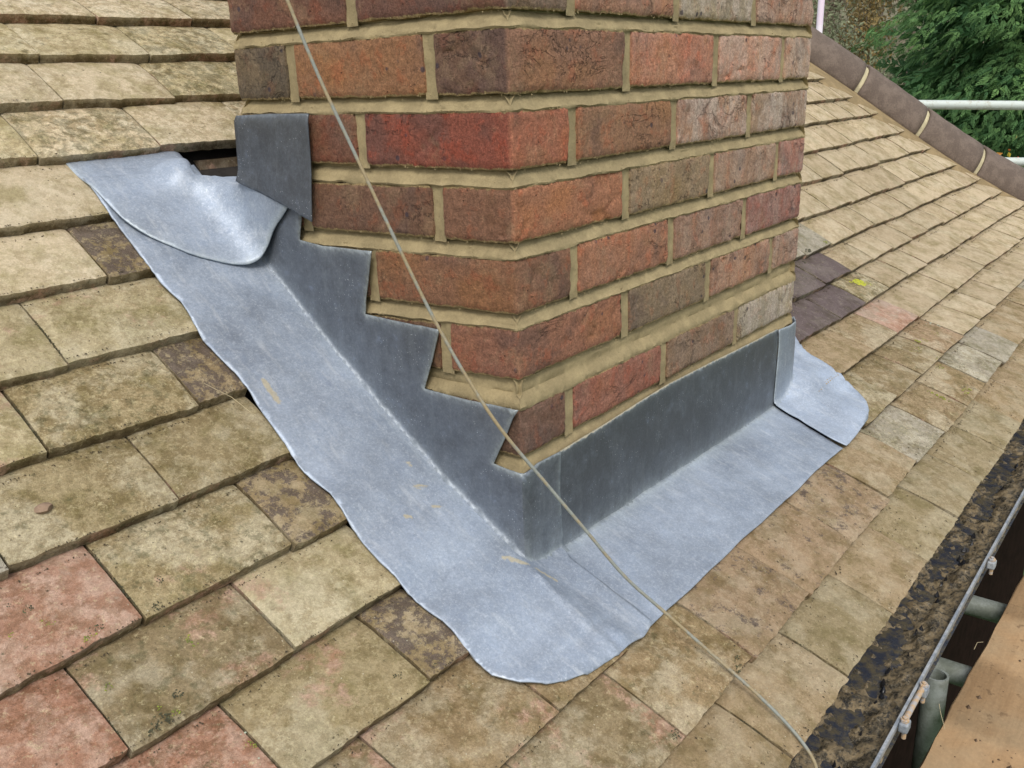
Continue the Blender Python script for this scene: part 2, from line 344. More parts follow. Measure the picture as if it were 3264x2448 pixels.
            f=(Y-ytl)/run
            Z=zf(ytl)*(1-f)+(zf(yup)-16)*f
            Z=Z+(lift+tl_*uu)*(1-Sg*.6)+ (1-uu**2)*1.6*(.3+.7*Sg) + np.sin(np.clip(f,0,1)*math.pi)*1.2 -6*np.clip(f-1,0,1)*2
            P=np.stack([U,Y,Z],-1)
            Z=Z+fbm(P,.03,int(par[2]*99),3)*.7+vnoise(P*.14,4)*.35
            # worn arrises
            ed=np.minimum(np.minimum(U-U[:,:1],U[:,-1:]-U),(Y-Y[:1])*1.2)
            Z=Z-1.3*np.exp(-ed/2.2)-.9*np.clip(vnoise(P*.08,8),0,1)*np.exp(-ed/5)
            if k==19 and False: pass
            G=np.stack([U,Y,Z],-1)
            n0=B.n
            tc=np.tile(pc,(ns*nu,1)); tp=np.tile(par,(ns*nu,1))
            B.grid(G,tcol=tc,tpar=tp)
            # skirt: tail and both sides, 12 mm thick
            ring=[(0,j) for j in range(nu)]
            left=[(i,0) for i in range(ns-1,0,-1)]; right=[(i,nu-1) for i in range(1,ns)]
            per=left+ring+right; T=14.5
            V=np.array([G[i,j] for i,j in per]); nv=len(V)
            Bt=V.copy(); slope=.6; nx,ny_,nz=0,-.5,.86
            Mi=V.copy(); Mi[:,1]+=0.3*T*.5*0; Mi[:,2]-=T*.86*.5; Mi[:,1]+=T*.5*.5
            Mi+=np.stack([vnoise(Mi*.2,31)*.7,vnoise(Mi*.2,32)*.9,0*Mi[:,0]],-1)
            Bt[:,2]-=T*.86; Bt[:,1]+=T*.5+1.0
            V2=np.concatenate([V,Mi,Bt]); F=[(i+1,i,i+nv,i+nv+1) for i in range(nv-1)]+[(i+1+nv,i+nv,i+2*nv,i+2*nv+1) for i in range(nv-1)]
            tcs=np.tile(np.array((.15,.112,.065) if a<700 else (.095,.070,.042))*random.uniform(.8,1.3),(3*nv,1)); tcs[:nv]=pc*.9  # mossy brown skirt with lap shadow painted in, deeper on the right slope
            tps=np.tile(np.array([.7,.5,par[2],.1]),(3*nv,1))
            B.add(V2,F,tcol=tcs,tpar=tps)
    return B
roof=thing('tiled_roof','old clay plain tile roof slope, lichen covered, with a half round hip, around the brick chimney','roof')
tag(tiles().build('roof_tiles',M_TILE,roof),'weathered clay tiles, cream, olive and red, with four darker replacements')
M_FELT=mat_simple('roofing_underlay',(.03,.026,.024),.9)
b=MB()
ys=np.linspace(-300,1400,40); Xg,Yg=np.meshgrid(np.linspace(0,1,3),ys); Xg=-1500+Xg*(1500+3150+(52-Yg)*.766+20); b.grid(np.stack([Xg,Yg,zf(Yg)-48],-1)); b.build('underlay',M_FELT,roof)
# tile piece and batten seen in the opening behind the stack
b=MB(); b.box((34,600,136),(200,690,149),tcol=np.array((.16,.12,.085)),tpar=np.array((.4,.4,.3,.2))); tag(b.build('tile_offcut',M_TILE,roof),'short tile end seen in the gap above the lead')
M_WOOD=mat_simple('old_timber',(.13,.085,.05),.85)
b=MB(); b.box((-40,640,112),(800,690,132)); b.build('batten',M_WOOD,roof)
# hip: half round tiles down the line where the slope turns
HA=np.array([2600,762,330.]); HB=np.array([3420,-295,-415.])
def hip_pt(t):
    y=HA[1]+(HB[1]-HA[1])*t; x=3152+(51-y)*.766+18; return np.array([x,y,float(zf(y))+2])
M_HIP=mat_simple('brown_hip_tile',(.110,.080,.062),.8,0,.4,26,.8,.0012,(.150,.112,.088))
def hipseg(t0,t1):
    B=MB(); n=14; sg=20; G=[]
    for i in range(n):
        t=t0+(t1-t0)*i/(n-1); p=hip_pt(t); d=hip_pt(t+.01)-hip_pt(t-.01); d/=np.linalg.norm(d)
        side=np.cross(d,[0,0,1]); side/=np.linalg.norm(side); up=np.cross(side,d); 
        row=[]
        for k in range(sg):
            a=math.radians(-12+204*k/(sg-1)); R_=96+.8*math.sin(i*1.3)
            row.append(p+side*math.cos(a)*R_*-1+up*math.sin(a)*R_+np.array([62,48,-4]))
        G.append(row)
    B.grid(np.array(G)); return B
joints=[-.2,-.01,.167,.346,.517,.69,.86,1.04]
hz=None
for i in range(len(joints)-1):
    hipseg(joints[i]+.006,joints[i+1]-.006).build('hip_tile',M_HIP,roof,solid=12)
M_PALE=mat_mortar('pale_mortar',(.46,.41,.27))
b=MB()
for t in joints[1:-1]:
    n=5; sg=20; G=[]
    for i in range(n):
        tt=t-.0085+.017*i/(n-1); p=hip_pt(tt); d=hip_pt(tt+.01)-hip_pt(tt-.01); d/=np.linalg.norm(d)
        side=np.cross(d,[0,0,1]); side/=np.linalg.norm(side); up=np.cross(side,d)
        row=[p+side*math.cos(math.radians(-14+208*k/(sg-1)))*-1*(97.5+vnoise(np.array([k*.9,i*.7,t*20.]),3)*1.6)+up*math.sin(math.radians(-14+208*k/(sg-1)))*(97.5+vnoise(np.array([k*.9,i*.7,t*20.]),3)*1.6)+np.array([62,48,-4]) for k in range(sg)]
        G.append(row)
    b.grid(np.array(G))
b.build('hip_joint_mortar',M_PALE,roof)
b=MB(); G=[]
for i in range(120):
    t=-.16+1.26*i/119; p=hip_pt(t); d=hip_pt(t+.01)-hip_pt(t-.01); d/=np.linalg.norm(d); side=np.cross(d,[0,0,1]); side/=np.linalg.norm(side)
    wv=vnoise(np.array([t*60,0,0]),3)*7
    ya=p[1]-20; xa=3148+(52-ya)*.954-16+wv; G.append([np.array([xa-30,ya,float(zf(ya))-14.]),np.array([xa+14,ya+6,float(zf(ya))+5.]), p-side*30+np.array([0,0,8]), p-side*10+np.array([0,0,38]),p+side*40+np.array([40,40,60])])
G=np.array(G)
b.grid(G+0); b.build('hip_bedding_mortar',mat_mortar('bedding_mortar',(.235,.175,.095)),roof)
# the slope beyond the hip
b=MB()
for k in range(26):
    for j in range(14):
        t0=-.16+1.26*j/14; 
        p=hip_pt(t0); q=hip_pt(t0+1.26/14-.004); o_=np.array([130,100,-30.])+k*np.array([70,70*.2,-62.])
        A_=p+o_;B_=q+o_;n_=np.array([70,14,-50.])
        b.add([A_,B_,B_+n_,A_+n_,A_-(0,0,14),B_-(0,0,14),B_+n_-(0,0,12),A_+n_-(0,0,12)],[(0,1,2,3),(3,2,6,7),(0,3,7,4),(1,5,6,2)],tcol=np.array(PAL['sand2']),tpar=np.array([.3,.25,random.random(),0]))
b.build('far_slope_tiles',M_TILE,roof,smooth=False)
# ------------------------------------------------------------------ chimney
chim=thing('brick_chimney','red and brown brick chimney stack with ochre mortar rising through the tiled roof','chimney')
def sh(y,z):   # beds dip slightly toward the back of the left face low down
    return z
def pathpt(s_,Wx,Wy,r,off):
    pass
BM=MB()
def brick(x0,x1,y0,y1,z0,z1,col,eff=0,col2=None,dip=0,seed=None,fine=True):  # noqa
    """closed brick: rounded ring of wall faces and caps; col on the left/end face, col2 on the front face"""
    ex=2.6
    if x0>1: x0+=ex
    if x1<765: x1-=ex
    if y0>1: y0+=ex
    if y1<430: y1-=ex
    st=3.6 if fine else 22; seed=random.randrange(1000) if seed is None else seed
    r=2.5; C=[(x0,y0),(x1,y0),(x1,y1),(x0,y1)]
    per=[];nrm=[]
    def line(a,b,n):
        L_=math.hypot(b[0]-a[0],b[1]-a[1]); k=max(2,int(L_/st))
        for i in range(k): t=i/k; per.append((a[0]+(b[0]-a[0])*t,a[1]+(b[1]-a[1])*t)); nrm.append(n)
    line((x0+r,y0),(x1-r,y0),(0,-1)); per.append((x1-r*.3,y0+r*.3)); nrm.append((.7,-.7))
    line((x1,y0+r),(x1,y1-r),(1,0)); per.append((x1-r*.3,y1-r*.3)); nrm.append((.7,.7))
    line((x1-r,y1),(x0+r,y1),(0,1)); per.append((x0+r*.3,y1-r*.3)); nrm.append((-.7,.7))
    line((x0,y1-r),(x0,y0+r),(-1,0)); per.append((x0+r*.3,y0+r*.3)); nrm.append((-.7,-.7))
    per=np.array(per);nrm=np.array(nrm); nz=max(4,int((z1-z0)/st)) ; zz=np.linspace(0,1,nz)
    n=len(per); G=np.zeros((nz,n,3)); G[...,0]=per[:,0];G[...,1]=per[:,1]
    pn=np.stack([per[:,0]*.045,per[:,1]*.045,np.full(n,seed*.77)],-1)
    top=z1-dip*per[:,1]+vnoise(pn,1)*.8+vnoise(pn*4,2)*.7; bot=z0-dip*per[:,1]+vnoise(pn+50,3)*.8+vnoise(pn*4+50,4)*.8
    G[...,2]=bot+(top-bot)*zz[:,None]
    Q=G+seed*13.1
    crease=np.clip(.13-np.abs(fbm(Q*np.array([1,1,1.7]),.022,9,2)),0,.13)/.13*np.clip(vnoise(Q*.012,21)+.25,0,1)
    h=vnoise(Q*.03,5)*1.1+vnoise(Q*.09,6)*.7+vnoise(Q*.25,7)*.5-crease*3.6-np.clip(vnoise(Q*.16,12)-.62,0,1)*5
    e=np.minimum(zz,1-zz)*(z1-z0); h=h-2.2*np.exp(-e/1.6)[:,None]-.6*np.exp(-e/6)[:,None]
    G[...,0]+=nrm[:,0]*h;G[...,1]+=nrm[:,1]*h
    ed=np.exp(-e/3.0)[:,None]*np.ones(n)
    cx=np.minimum(np.abs(per[:,0]-x0),np.abs(per[:,0]-x1)); cy=np.minimum(np.abs(per[:,1]-y0),np.abs(per[:,1]-y1))
    c2=np.array(col2 if col2 is not None else col); c1=np.array(col)
    fr=(nrm[:,1]<-.5)[None,:,None]*np.ones((nz,n,1)); colr=c1*(1-fr)+c2*fr
    par=np.zeros((nz,n,4)); par[...,0]=ed; par[...,1]=eff*(fr[...,0]); par[...,2]=(seed%97)/97.; par[...,3]=1
    F=[]
    for i in range(nz-1):
        for j in range(n): j2=(j+1)%n; F.append((i*n+j,i*n+j2,(i+1)*n+j2,(i+1)*n+j))
    F.append(tuple(range(n))[::-1]); F.append(tuple((nz-1)*n+j for j in range(n)))
    BM.add(G,F,bcol=colr.reshape(-1,3),bpar=par.reshape(-1,4))
def Q(r,g,b_):
    c=lin(r,g,b_,1.0); L_=.3*c[0]+.5*c[1]+.2*c[2]; return tuple((L_+(x-L_)*.68)*1.05*k for x,k in zip(c,(1.03,1.05,.90)))
rnd=lambda: Q(*random.choice([(150,95,72),(130,80,62),(165,102,76),(120,85,72),(150,105,80)]))
courses=[ # z0,z1,type,dip, front colours (after corner), left colours
 (231,293,'A',0,[(Q(108,76,72),Q(150,100,80),0),(Q(182,106,80),.25),(Q(190,128,108),.6),(Q(182,138,120),.7)],[Q(152,98,62),Q(98,82,72)]),
 (157,215,'B',.0,[(Q(146,66,50),Q(172,94,68),0),(Q(152,102,76),0),(Q(168,118,100),.85),(Q(160,124,108),.85)],[Q(120,72,58)]),
 (83.5,140,'A',.02,[(Q(134,86,66),Q(170,102,70),0),(Q(146,116,88),.15),(Q(160,116,96),.4),(Q(165,98,88),.4)],[Q(120,80,64)]),
 (8,67,'B',.035,[(Q(138,88,62),Q(142,92,70),0),(Q(168,102,72),.1),(Q(150,104,88),.3),(Q(148,88,84),.35)],[Q(110,75,60)]),
 (-65,-8,'A',.06,[(Q(142,86,68),Q(154,94,72),0),(Q(132,106,84),.1),(Q(166,112,86),.25),(Q(162,116,100),.5)],[Q(110,75,60)]),
 (-156,-99,'Bs',0,[(Q(104,72,60),Q(120,80,68),.1),(Q(152,84,68),.1),(Q(132,98,78),.2),(Q(150,134,122),.8)],[Q(110,75,60)]),
 (-236,-176,'A',0,None,None),(-316,-252,'B',0,None,None),
 (309,369,'B',0,[(Q(118,74,66),Q(128,98,84),.2),(Q(166,108,84),.15),(Q(164,142,120),.9),(Q(168,114,94),.5)],[Q(124,76,62)]),
]
z=385
for i in range(8): courses.append((z,z+60,'AB'[i%2],0,None,None)); z+=76
for (z0,z1,ty,dip,fc,lc) in courses:
    fine=z0<320 and fc is not None
    g=lambda i:(fc[i] if fc else (rnd(),random.random()*.5))
    if fc: cc=fc[0]
    else: cc=(rnd(),rnd(),0)
    d=dip
    fx=lambda: fine
    if ty=='A':
        brick(0,213+random.uniform(-2,2),0,102,z0,z1,cc[0],cc[2],cc[1],d,fine=fine)
        brick(225,438,0,102,z0,z1,g(1)[0],g(1)[1],None,d*0,fine=fine); brick(450,662,0,102,z0,z1,g(2)[0],g(2)[1],fine=fine); brick(673,777,0,215,z0,z1,g(3)[0],g(3)[1],fine=fine)
        brick(0,102,113,326,z0,z1,lc[0] if lc else rnd(),0,None,d,fine=fine); brick(0,215,338,440,z0,z1,lc[-1] if lc else rnd(),0,None,d,fine=fine)
        brick(673,777,226,440,z0,z1,rnd(),0,fine=False); brick(226,440,338,440,z0,z1,rnd(),fine=False); brick(451,662,338,440,z0,z1,rnd(),fine=False)
    else:
        o=-13 if ty=='Bs' else 0
        brick(0,102+o,0,215,z0,z1,cc[0],cc[2],cc[1],d,fine=fine)
        brick(114+o,327+o,0,102,z0,z1,g(1)[0],g(1)[1],fine=fine); brick(339+o,552+o,0,102,z0,z1,g(2)[0],g(2)[1],fine=fine); brick(564+o,775,0,102,z0,z1,g(3)[0],g(3)[1],fine=fine)
        brick(0,102,226,440,z0,z1,lc[0] if lc else rnd(),0,None,d,fine=fine)
        brick(673,775,114,327,z0,z1,rnd(),fine=False); brick(564,777,339,440,z0,z1,rnd(),fine=False); brick(114,327,338,440,z0,z1,rnd(),fine=False); brick(339,552,338,440,z0,z1,rnd(),fine=False)
BM.build('brickwork',M_BRICK,chim)
# mortar: recessed core plus weather-struck beds (hollow under the brick above, flush on the brick below)
MM=MB(); MM.box((11,11,-330),(766,429,980))
def bed(zb,zt,dip=0,fine=True,lip=.2,deep=10.5,mid=None):
    st=3.5 if fine else 15
    xs_=np.arange(0,777,st); ys_=np.arange(0,440,st)
    per=[(0,y) for y in ys_[::-1]]+[(x,0) for x in xs_[1:]]+[(777,y) for y in ys_]+[(x,440) for x in xs_[::-1]]
    per=np.array(per,float); n=len(per)
    nr=np.zeros((n,2)); nr[per[:,0]<=0,0]=-1; nr[per[:,0]>=777,0]=1; nr[(per[:,1]<=0)&(nr[:,0]==0),1]=-1; nr[(per[:,1]>=440)&(nr[:,0]==0),1]=1
    k=np.where((per[:,0]<=0)&(per[:,1]<=0))[0]; nr[k]=(-1,-1)
    nz=9; t=np.linspace(0,1,nz)
    prof=lip*(1-t)-deep*t**1.15
    if mid: prof=prof+mid*np.exp(-((t-.5)/.12)**2)
    prof[-1]=-12; prof[0]-=2.5
    G=np.zeros((nz,n,3)); 
    for i in range(nz):
        z_=zb-2+(zt+1.5-zb)*t[i]+vnoise(np.stack([per[:,0]*.05,per[:,1]*.05,np.full(n,zb)],-1),6)*(1.2 if i<2 else .3)
        G[i,:,2]=z_-dip*per[:,1]
        off=prof[i]+vnoise(np.stack([per[:,0]*.03,per[:,1]*.03,np.full(n,zb+i*2.)],-1),8)*.8+vnoise(np.stack([per[:,0]*.2,per[:,1]*.2,np.full(n,zb+i*4.)],-1),9)*.5
        if i<=1: off=off+np.clip(vnoise(np.stack([per[:,0]*.3,per[:,1]*.3,np.full(n,zb)],-1),10),0,1)*1.6
        G[i,:,0]=per[:,0]+nr[:,0]*off;G[i,:,1]=per[:,1]+nr[:,1]*off
    MM.grid(G)
cs=sorted(courses,key=lambda c:c[0])
for a_,b_ in zip(cs,cs[1:]):
    fine=-200<a_[0]<340; fat=(b_[0]-a_[1])>25
    bed(a_[1],b_[0],(a_[3]+b_[3])/2,fine,mid=(-3.5 if fat else None))
# perpends
def perp(face,c,z0,z1,w=16):
    nz=24; nw=7; G=np.zeros((nz,nw,3))
    for i in range(nz):
        for j in range(nw):
            u=-.5+j/(nw-1); z_=z0-4+(z1-z0+8)*i/(nz-1); q=c+u*(w+3)+vnoise(np.array([c*1.,z_*.08,1.]),3)*.6
            o=-3.6+2.2*(abs(u)*2)**2*.4-1.5*u+vnoise(np.array([q*.2,z_*.12,face*9.]),4)*.7
            G[i,j]=(-o*1.0*0+(0-o)*-1*0,0,0)
            G[i,j]=( -o if face==0 else q, q if face==0 else -o, z_)
    MM.grid(G)
for (z0,z1,ty,dip,fc,lc) in courses:
    if ty=='A': F_=[219,444,668];L_=[107,332]
    else:
        o=-13 if ty=='Bs' else 0
        F_=[108+o,333+o,558+o];L_=[220]
    for c in F_: perp(1,c,z0,z1)
    for c in L_: perp(0,c,z0-dip*c,z1-dip*c)
# crumbs of mortar stuck on the arrises
def crumbs(B,P,s,seed=0,**at):
    for p in P:
        k=random.uniform(.5,1)*s; V=[(1,0,0),(-1,0,0),(0,1,0),(0,-1,0),(0,0,1),(0,0,-1)]
        V=[(p[0]+k*v[0]*random.uniform(.6,1.3),p[1]+k*v[1]*random.uniform(.6,1.3),p[2]+k*v[2]*random.uniform(.6,1.3)) for v in V]
        B.add(V,[(0,2,4),(2,1,4),(1,3,4),(3,0,4),(2,0,5),(1,2,5),(3,1,5),(0,3,5)],**at)
pts=[]
for (z0,z1,ty,dip,fc,lc) in courses:
    if not(-200<z0<330): continue
    for _ in range(170):
        zz=(z0+random.gauss(-.5,1)) if random.random()<.5 else (z1+random.gauss(.5,1.0))
        if random.random()<.4: y=random.uniform(0,440); pts.append((-.6,y,zz-dip*y))
        else: pts.append((random.uniform(0,777),-.6,zz))
crumbs(MM,pts,1.05)
MM.build('pointing_mortar',M_MORT,chim)
# ------------------------------------------------------------------ lead
def resample(poly,st,closed=True):
    out=[];n=len(poly)
    for i in range(n if closed else n-1):
        a=np.array(poly[i],float);b_=np.array(poly[(i+1)%n],float); k=max(1,int(round(np.linalg.norm(b_-a)/st)))
        for j in range(k): out.append(a+(b_-a)*j/k)
    return out
def inside(p,poly):
    c=False;n=len(poly);x,y=p
    for i in range(n):
        x1,y1=poly[i];x2,y2=poly[i-1]
        if (y1>y)!=(y2>y) and x<(x2-x1)*(y-y1)/(y2-y1)+x1: c=not c
    return c
def smoothpoly(pts,it=1):
    for _ in range(it):
        o=[]
        for i in range(len(pts)):
            a=np.array(pts[i],float);b_=np.array(pts[(i+1)%len(pts)],float); o+= [a*.75+b_*.25,a*.25+b_*.75]
        pts=o
    return pts
def sheet(poly,st=5):
    bd=resample(poly,st); P=np.array(bd); n=len(bd)
    xs_=np.arange(P[:,0].min(),P[:,0].max(),st); ys_=np.arange(P[:,1].min(),P[:,1].max(),st)
    pts=[Vector((float(p[0]),float(p[1]))) for p in bd]
    pl=[tuple(p) for p in poly]
    for i,x in enumerate(xs_):
        for y in ys_:
            q=(x+.01,y+(st/2 if i%2 else 0)+.013)
            if inside(q,pl):
                if np.min(np.abs(P[:,0]-q[0])+np.abs(P[:,1]-q[1]))>st*.55: pts.append(Vector(q))
    r=geometry.delaunay_2d_cdt(pts,[(i,(i+1)%n) for i in range(n)],[],1,1e-4)
    return np.array([tuple(v) for v in r[0]]),[tuple(f) for f in r[2]]
def orient(V,F,ref):
    """make faces look along ref (function of face centre)"""
    o=[]
    for f in F:
        a,b_,c=V[f[0]],V[f[1]],V[f[2]]; n=np.cross(b_-a,c-a)
        o.append(f if np.dot(n,ref((a+b_+c)/3))>0 else f[::-1])
    return o
STREAK=[((-125,284),(-125,262),5),((-40,146),(-34,141),3),((-52,121),(-38,115),3),((-52,93),(-44,88),3),((-92,99),(-86,93),3),((-30,8),(-14,-12),4),((-8,-18),(4,-40),3)]
def mudf(x,y):
    m_=np.zeros(len(x))
    for a,b_,w in STREAK:
        a=np.array(a);b_=np.array(b_); d=b_-a; t=np.clip(((x-a[0])*d[0]+(y-a[1])*d[1])/(d@d),0,1)
        r=np.hypot(x-a[0]-t*d[0],y-a[1]-t*d[1]); m_=np.maximum(m_,1.05*np.exp(-(r/w)**2))
    return m_
def roofsheet(B,poly,lift,pat=.8,st=5,zfun=None,edge=None):
    V2,F=sheet(poly,st); x,y=V2[:,0],V2[:,1]; z_=(zfun or zl)(x,y)+lift
    V=np.stack([x,y,z_],-1); F=orient(V,F,lambda c:np.array([0,-.5,1.]))
    E=np.array(resample(poly,4)); d=np.min(np.hypot(x[:,None]-E[:,0],y[:,None]-E[:,1]),axis=1)
    par=np.stack([np.full(len(x),pat)+.08*vnoise(V*.01,3),mudf(x,y)+.3*np.exp(-d/2.0),np.maximum(.08*np.exp(-d/3),.75*np.exp(-np.abs(y+4)/9)*(x>60)*(x<705)+.16*np.exp(-np.abs(x+13)/6)*(y>0)),np.ones(len(x))],-1)  # pale patina at the apron crease; side crease gets a painted highlight line
    B.add(V,F,lpar=par)
def wall_pt(q,h,off,fr,lift=0):
    """point on the stack's perimeter: q<0 left face (y=-q), 0..777 front face, >777 right face; h above the lead at its foot"""
    zbL=zl(np.full_like(q,-14.),-np.minimum(q,0)); zbF=zl(np.clip(q,0,777)+np.where(q>777,14,0),np.where(q>777,q-777,-14.)); w=sstep(-12,12,q)
    zb=zbL*(1-w)+zbF*w+lift
    o=off+np.where(h<fr,fr-np.sqrt(np.maximum(fr**2-(fr-np.clip(h,0,fr))**2,0)),0)
    nx=np.where(q<0,-1.,0.);ny=np.where(q<0,0.,-1.); 
    c1=np.clip((q+7)/14,0,1); a=c1*math.pi/2; inC=(np.abs(q)<7); nx=np.where(inC,-np.cos(a),nx); ny=np.where(inC,-np.sin(a),ny)
    a2=np.clip((q-770)/14,0,1)*math.pi/2; in2=(q>770); nx=np.where(in2,np.sin(a2),nx); ny=np.where(in2,-np.cos(a2),ny)
    bx=np.clip(q,0,777); by=np.where(q<0,-q,np.where(q>777,q-777,0.))
    bx=np.where(inC,np.clip(q,0,7)*.6,bx)
    return np.stack([bx+nx*o,by+ny*o,zb+h-2.0],-1),zb
def wallsheet(B,outline_z,off,fr=9,lift=0,pat=.08,st=5,topmud=.0,offn=.8,seams=()):  # noqa
    """outline_z: list of (q, z or ('h',h))"""
    def zb(q): return float(wall_pt(np.array([float(q)]),np.array([50.]),0,0,lift)[1][0])
    o2=[(q,(z_[1]+zb(q)-2 if isinstance(z_,tuple) else z_),isinstance(z_,tuple)) for q,z_ in outline_z]; poly=[]
    for i in range(len(o2)):
        a,b_=o2[i],o2[(i+1)%len(o2)]; L_=math.hypot(b_[0]-a[0],b_[1]-a[1]); kk=max(1,int(L_/6)) if not (a[2] and b_[2]) else max(1,int(L_/25))
        for j in range(kk):
            q=a[0]+(b_[0]-a[0])*j/kk; z_=a[1]+(b_[1]-a[1])*j/kk
            poly.append((q,0. if (a[2] and b_[2]) else max(0.,z_-zb(q)+2)))
    V2,F=sheet(poly,st); q,h=V2[:,0],V2[:,1]
    E=np.array(resample(poly,4)); d=np.min(np.hypot(q[:,None]-E[:,0],h[:,None]-E[:,1]),axis=1)
    oo=off+vnoise(np.stack([q*.02,h*.02,0*q],-1),4)*offn; za=h+wall_pt(q,h,0,0,lift)[1]-2
    for (qa,zA,qb,zB) in seams:      # laps between the pieces of the stepped upstand
        ln=math.hypot(qb-qa,zB-zA); sd=((q-qa)*(zB-zA)-(za-zA)*(qb-qa))/ln; oo=oo+2.0*sstep(-2.5,2.5,sd)*np.exp(-np.maximum(sd,0)/30)*(np.abs(q-(qa+qb)/2)<70)
    V,_=wall_pt(q,h,oo,fr,lift)
    def ref(c):
        if c[0]>777 : return np.array([1.,-.3,.1])
        return np.array([-1,-.25,.25]) if c[0]<0 and c[1]>0 else np.array([-.3,-1,.3])
    F=orient(V,F,ref)
    low=.6*np.exp(-np.maximum(h,0)/7.0)+.4*np.exp(-np.maximum(h,0)/26.0)+.25*np.exp(-((q-30)/34)**2)*np.exp(-np.maximum(h,0)/45.0)
    par=np.stack([pat+low*.45+.05*vnoise(V*.02,6),topmud*np.exp(-d/3.0)*(h>14),np.maximum(.5*np.exp(-d/3.5)*(h>14),.22*low+.2*low*(q>0)),np.ones(len(q))],-1)
    B.add(V,F,lpar=par)
# side (step) flashing
side=[(-160,556),(-161,520),(-158,488),(-160,450),(-157,424),(-152,392),(-157,349),(-153,312),(-149,278),(-156,230),(-158,188),(-152,150),(-155,114),(-161,70),(-158,33),(-153,-10),(-157,-47),(-157,-77),(-142,-100),(-121,-118),(-79,-134),(-25,-142),(30,-141),(59,-136),(57,-80),(57,-25),(66,-4),(5,-4),(-4,5),(-4,556)]
B=MB()
def wob(poly,a=.7):
    out=[]
    for p in resample(poly,11):
        out.append((p[0]+a*vnoise(np.array([p[0]*.05,p[1]*.05,1.]),1),p[1]+a*vnoise(np.array([p[0]*.05,p[1]*.05,5.]),2)) if (p[0]<-30 or p[1]<-30) else tuple(p))
    return out
def zside(x,y):
    r=.9*np.exp(-((x-(-15-.09*(-21-y)))/5.0)**2)*sstep(0,-30,y)*4 
    return zl(x,y)+r
roofsheet(B,wob(side),2.6,.92,zfun=zside)
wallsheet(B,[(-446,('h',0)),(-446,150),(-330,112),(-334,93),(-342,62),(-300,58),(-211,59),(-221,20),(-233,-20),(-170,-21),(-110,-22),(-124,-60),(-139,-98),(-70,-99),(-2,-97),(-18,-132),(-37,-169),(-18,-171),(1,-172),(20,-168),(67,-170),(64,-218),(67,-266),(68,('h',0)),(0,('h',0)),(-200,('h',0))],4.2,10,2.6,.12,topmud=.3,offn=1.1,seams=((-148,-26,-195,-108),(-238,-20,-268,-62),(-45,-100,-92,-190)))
tag(B.build('side_flashing',M_LEAD,solid=1.7),'long lead side flashing cut in steps up the left face of the chimney','flashing')
# apron flashing
B=MB(); ap=[(34,-4),(704,-4),(700,-18),(690,-80),(681,-136),(560,-134),(427,-136),(300,-134),(175,-136),(34,-136)]
roofsheet(B,ap,0,.84)
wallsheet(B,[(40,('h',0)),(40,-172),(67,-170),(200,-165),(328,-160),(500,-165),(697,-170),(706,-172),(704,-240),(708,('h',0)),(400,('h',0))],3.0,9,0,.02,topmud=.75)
tag(B.build('apron_flashing',M_LEAD,solid=1.7),'broad lead apron flashing across the front foot of the chimney, dark upright, pale skirt','flashing')
# right corner piece
B=MB(); cp=smoothpoly([(700,-4),(694,-30),(679,-140),(700,-141),(790,-138),(835,-128),(879,-98),(908,-62),(893,-30),(906,10),(918,46),(925,90),(900,150),(790,150),(782,150),(782,-4)],1)
roofsheet(B,[tuple(p) for p in cp],6.5,1.1)
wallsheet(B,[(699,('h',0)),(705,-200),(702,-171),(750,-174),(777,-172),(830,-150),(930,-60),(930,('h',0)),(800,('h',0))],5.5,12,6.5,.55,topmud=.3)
tag(B.build('corner_flashing',M_LEAD,solid=1.7),'small pale lead corner piece wrapped round the right foot of the chimney, lapping the apron','flashing')
# saddle piece at the back left corner
def prof(s_,y):
    """integrate the profile across the saddle at slope position y"""
    n=150; ss=np.linspace(-80,200,n); ds=ss[1]-ss[0]
    amax=np.interp(y,[350,425,447,480,510,560,590],[86,86,80,62,54,40,6]); T=np.interp(y,[438,442,447,470,500,520,545,575,600],[400,92,74,48,28,25,20,8,0])
    cr=np.interp(y,[440,470,490,503,515,535,571,600],[400,150,60,0,-36,-30,-16,-10]); wd=np.interp(y,[440,490,520],[98,80,56]); X=-80.;Z_=0.;XX=[];ZZ=[]
    w0=np.interp(y,[350,440,505,520],[-76,-76,-84,-100])
    for q in ss:
        XX.append(X);ZZ.append(Z_)
        a=math.radians(amax*float(sstep(w0,w0+wd,q)))*min(1,max(0,(T-Z_)/10)); dv=float(sstep(cr,cr+18,q))
        if dv>0: a=a*(1-dv)-math.radians(66)*dv*min(1,max(0,(Z_+62)/12))
        X+=math.cos(a)*ds; Z_+=math.sin(a)*ds
    if s_<=-80: return s_,0.
    return float(np.interp(s_,ss,XX)),float(np.interp(s_,ss,ZZ))
def row10(y): return float(zf(506))+(float(zf(587))-16-float(zf(506)))*(y-506)/81
B=MB(); sp=smoothpoly([(-160,640),(-160,572),(-160,535),(-155,502),(-151,489),(-138,470),(-122,454),(-98,436),(-68,421),(-30,403),(6,393),(40,380),(72,362),(98,348),(116,342),(128,352),(118,380),(94,415),(72,440),(100,449),(140,456),(140,500),(120,520),(110,560),(80,640)],1)
V2,F=sheet([tuple(p) for p in sp],5)
E=np.array(resample(sp,4)); dE=np.min(np.hypot(V2[:,0:1]-E[:,0],V2[:,1:2]-E[:,1]),axis=1)
V=[]
for s_,y in V2:
    x,dz=prof(s_,y); base=float(zf(y))-1.5-15.5*float(sstep(520,586,y))
    lift=6.5-4.5*float(sstep(540,586,y)); rim=1.2*vnoise(np.array([s_*.03,y*.03,2.]),2)
    if y>592: base=row10(592)+(y-592)*.35
    V.append((min(x,-7.5+rim*.3) if y<=444 else x,y,base+dz+lift+rim*1.3))
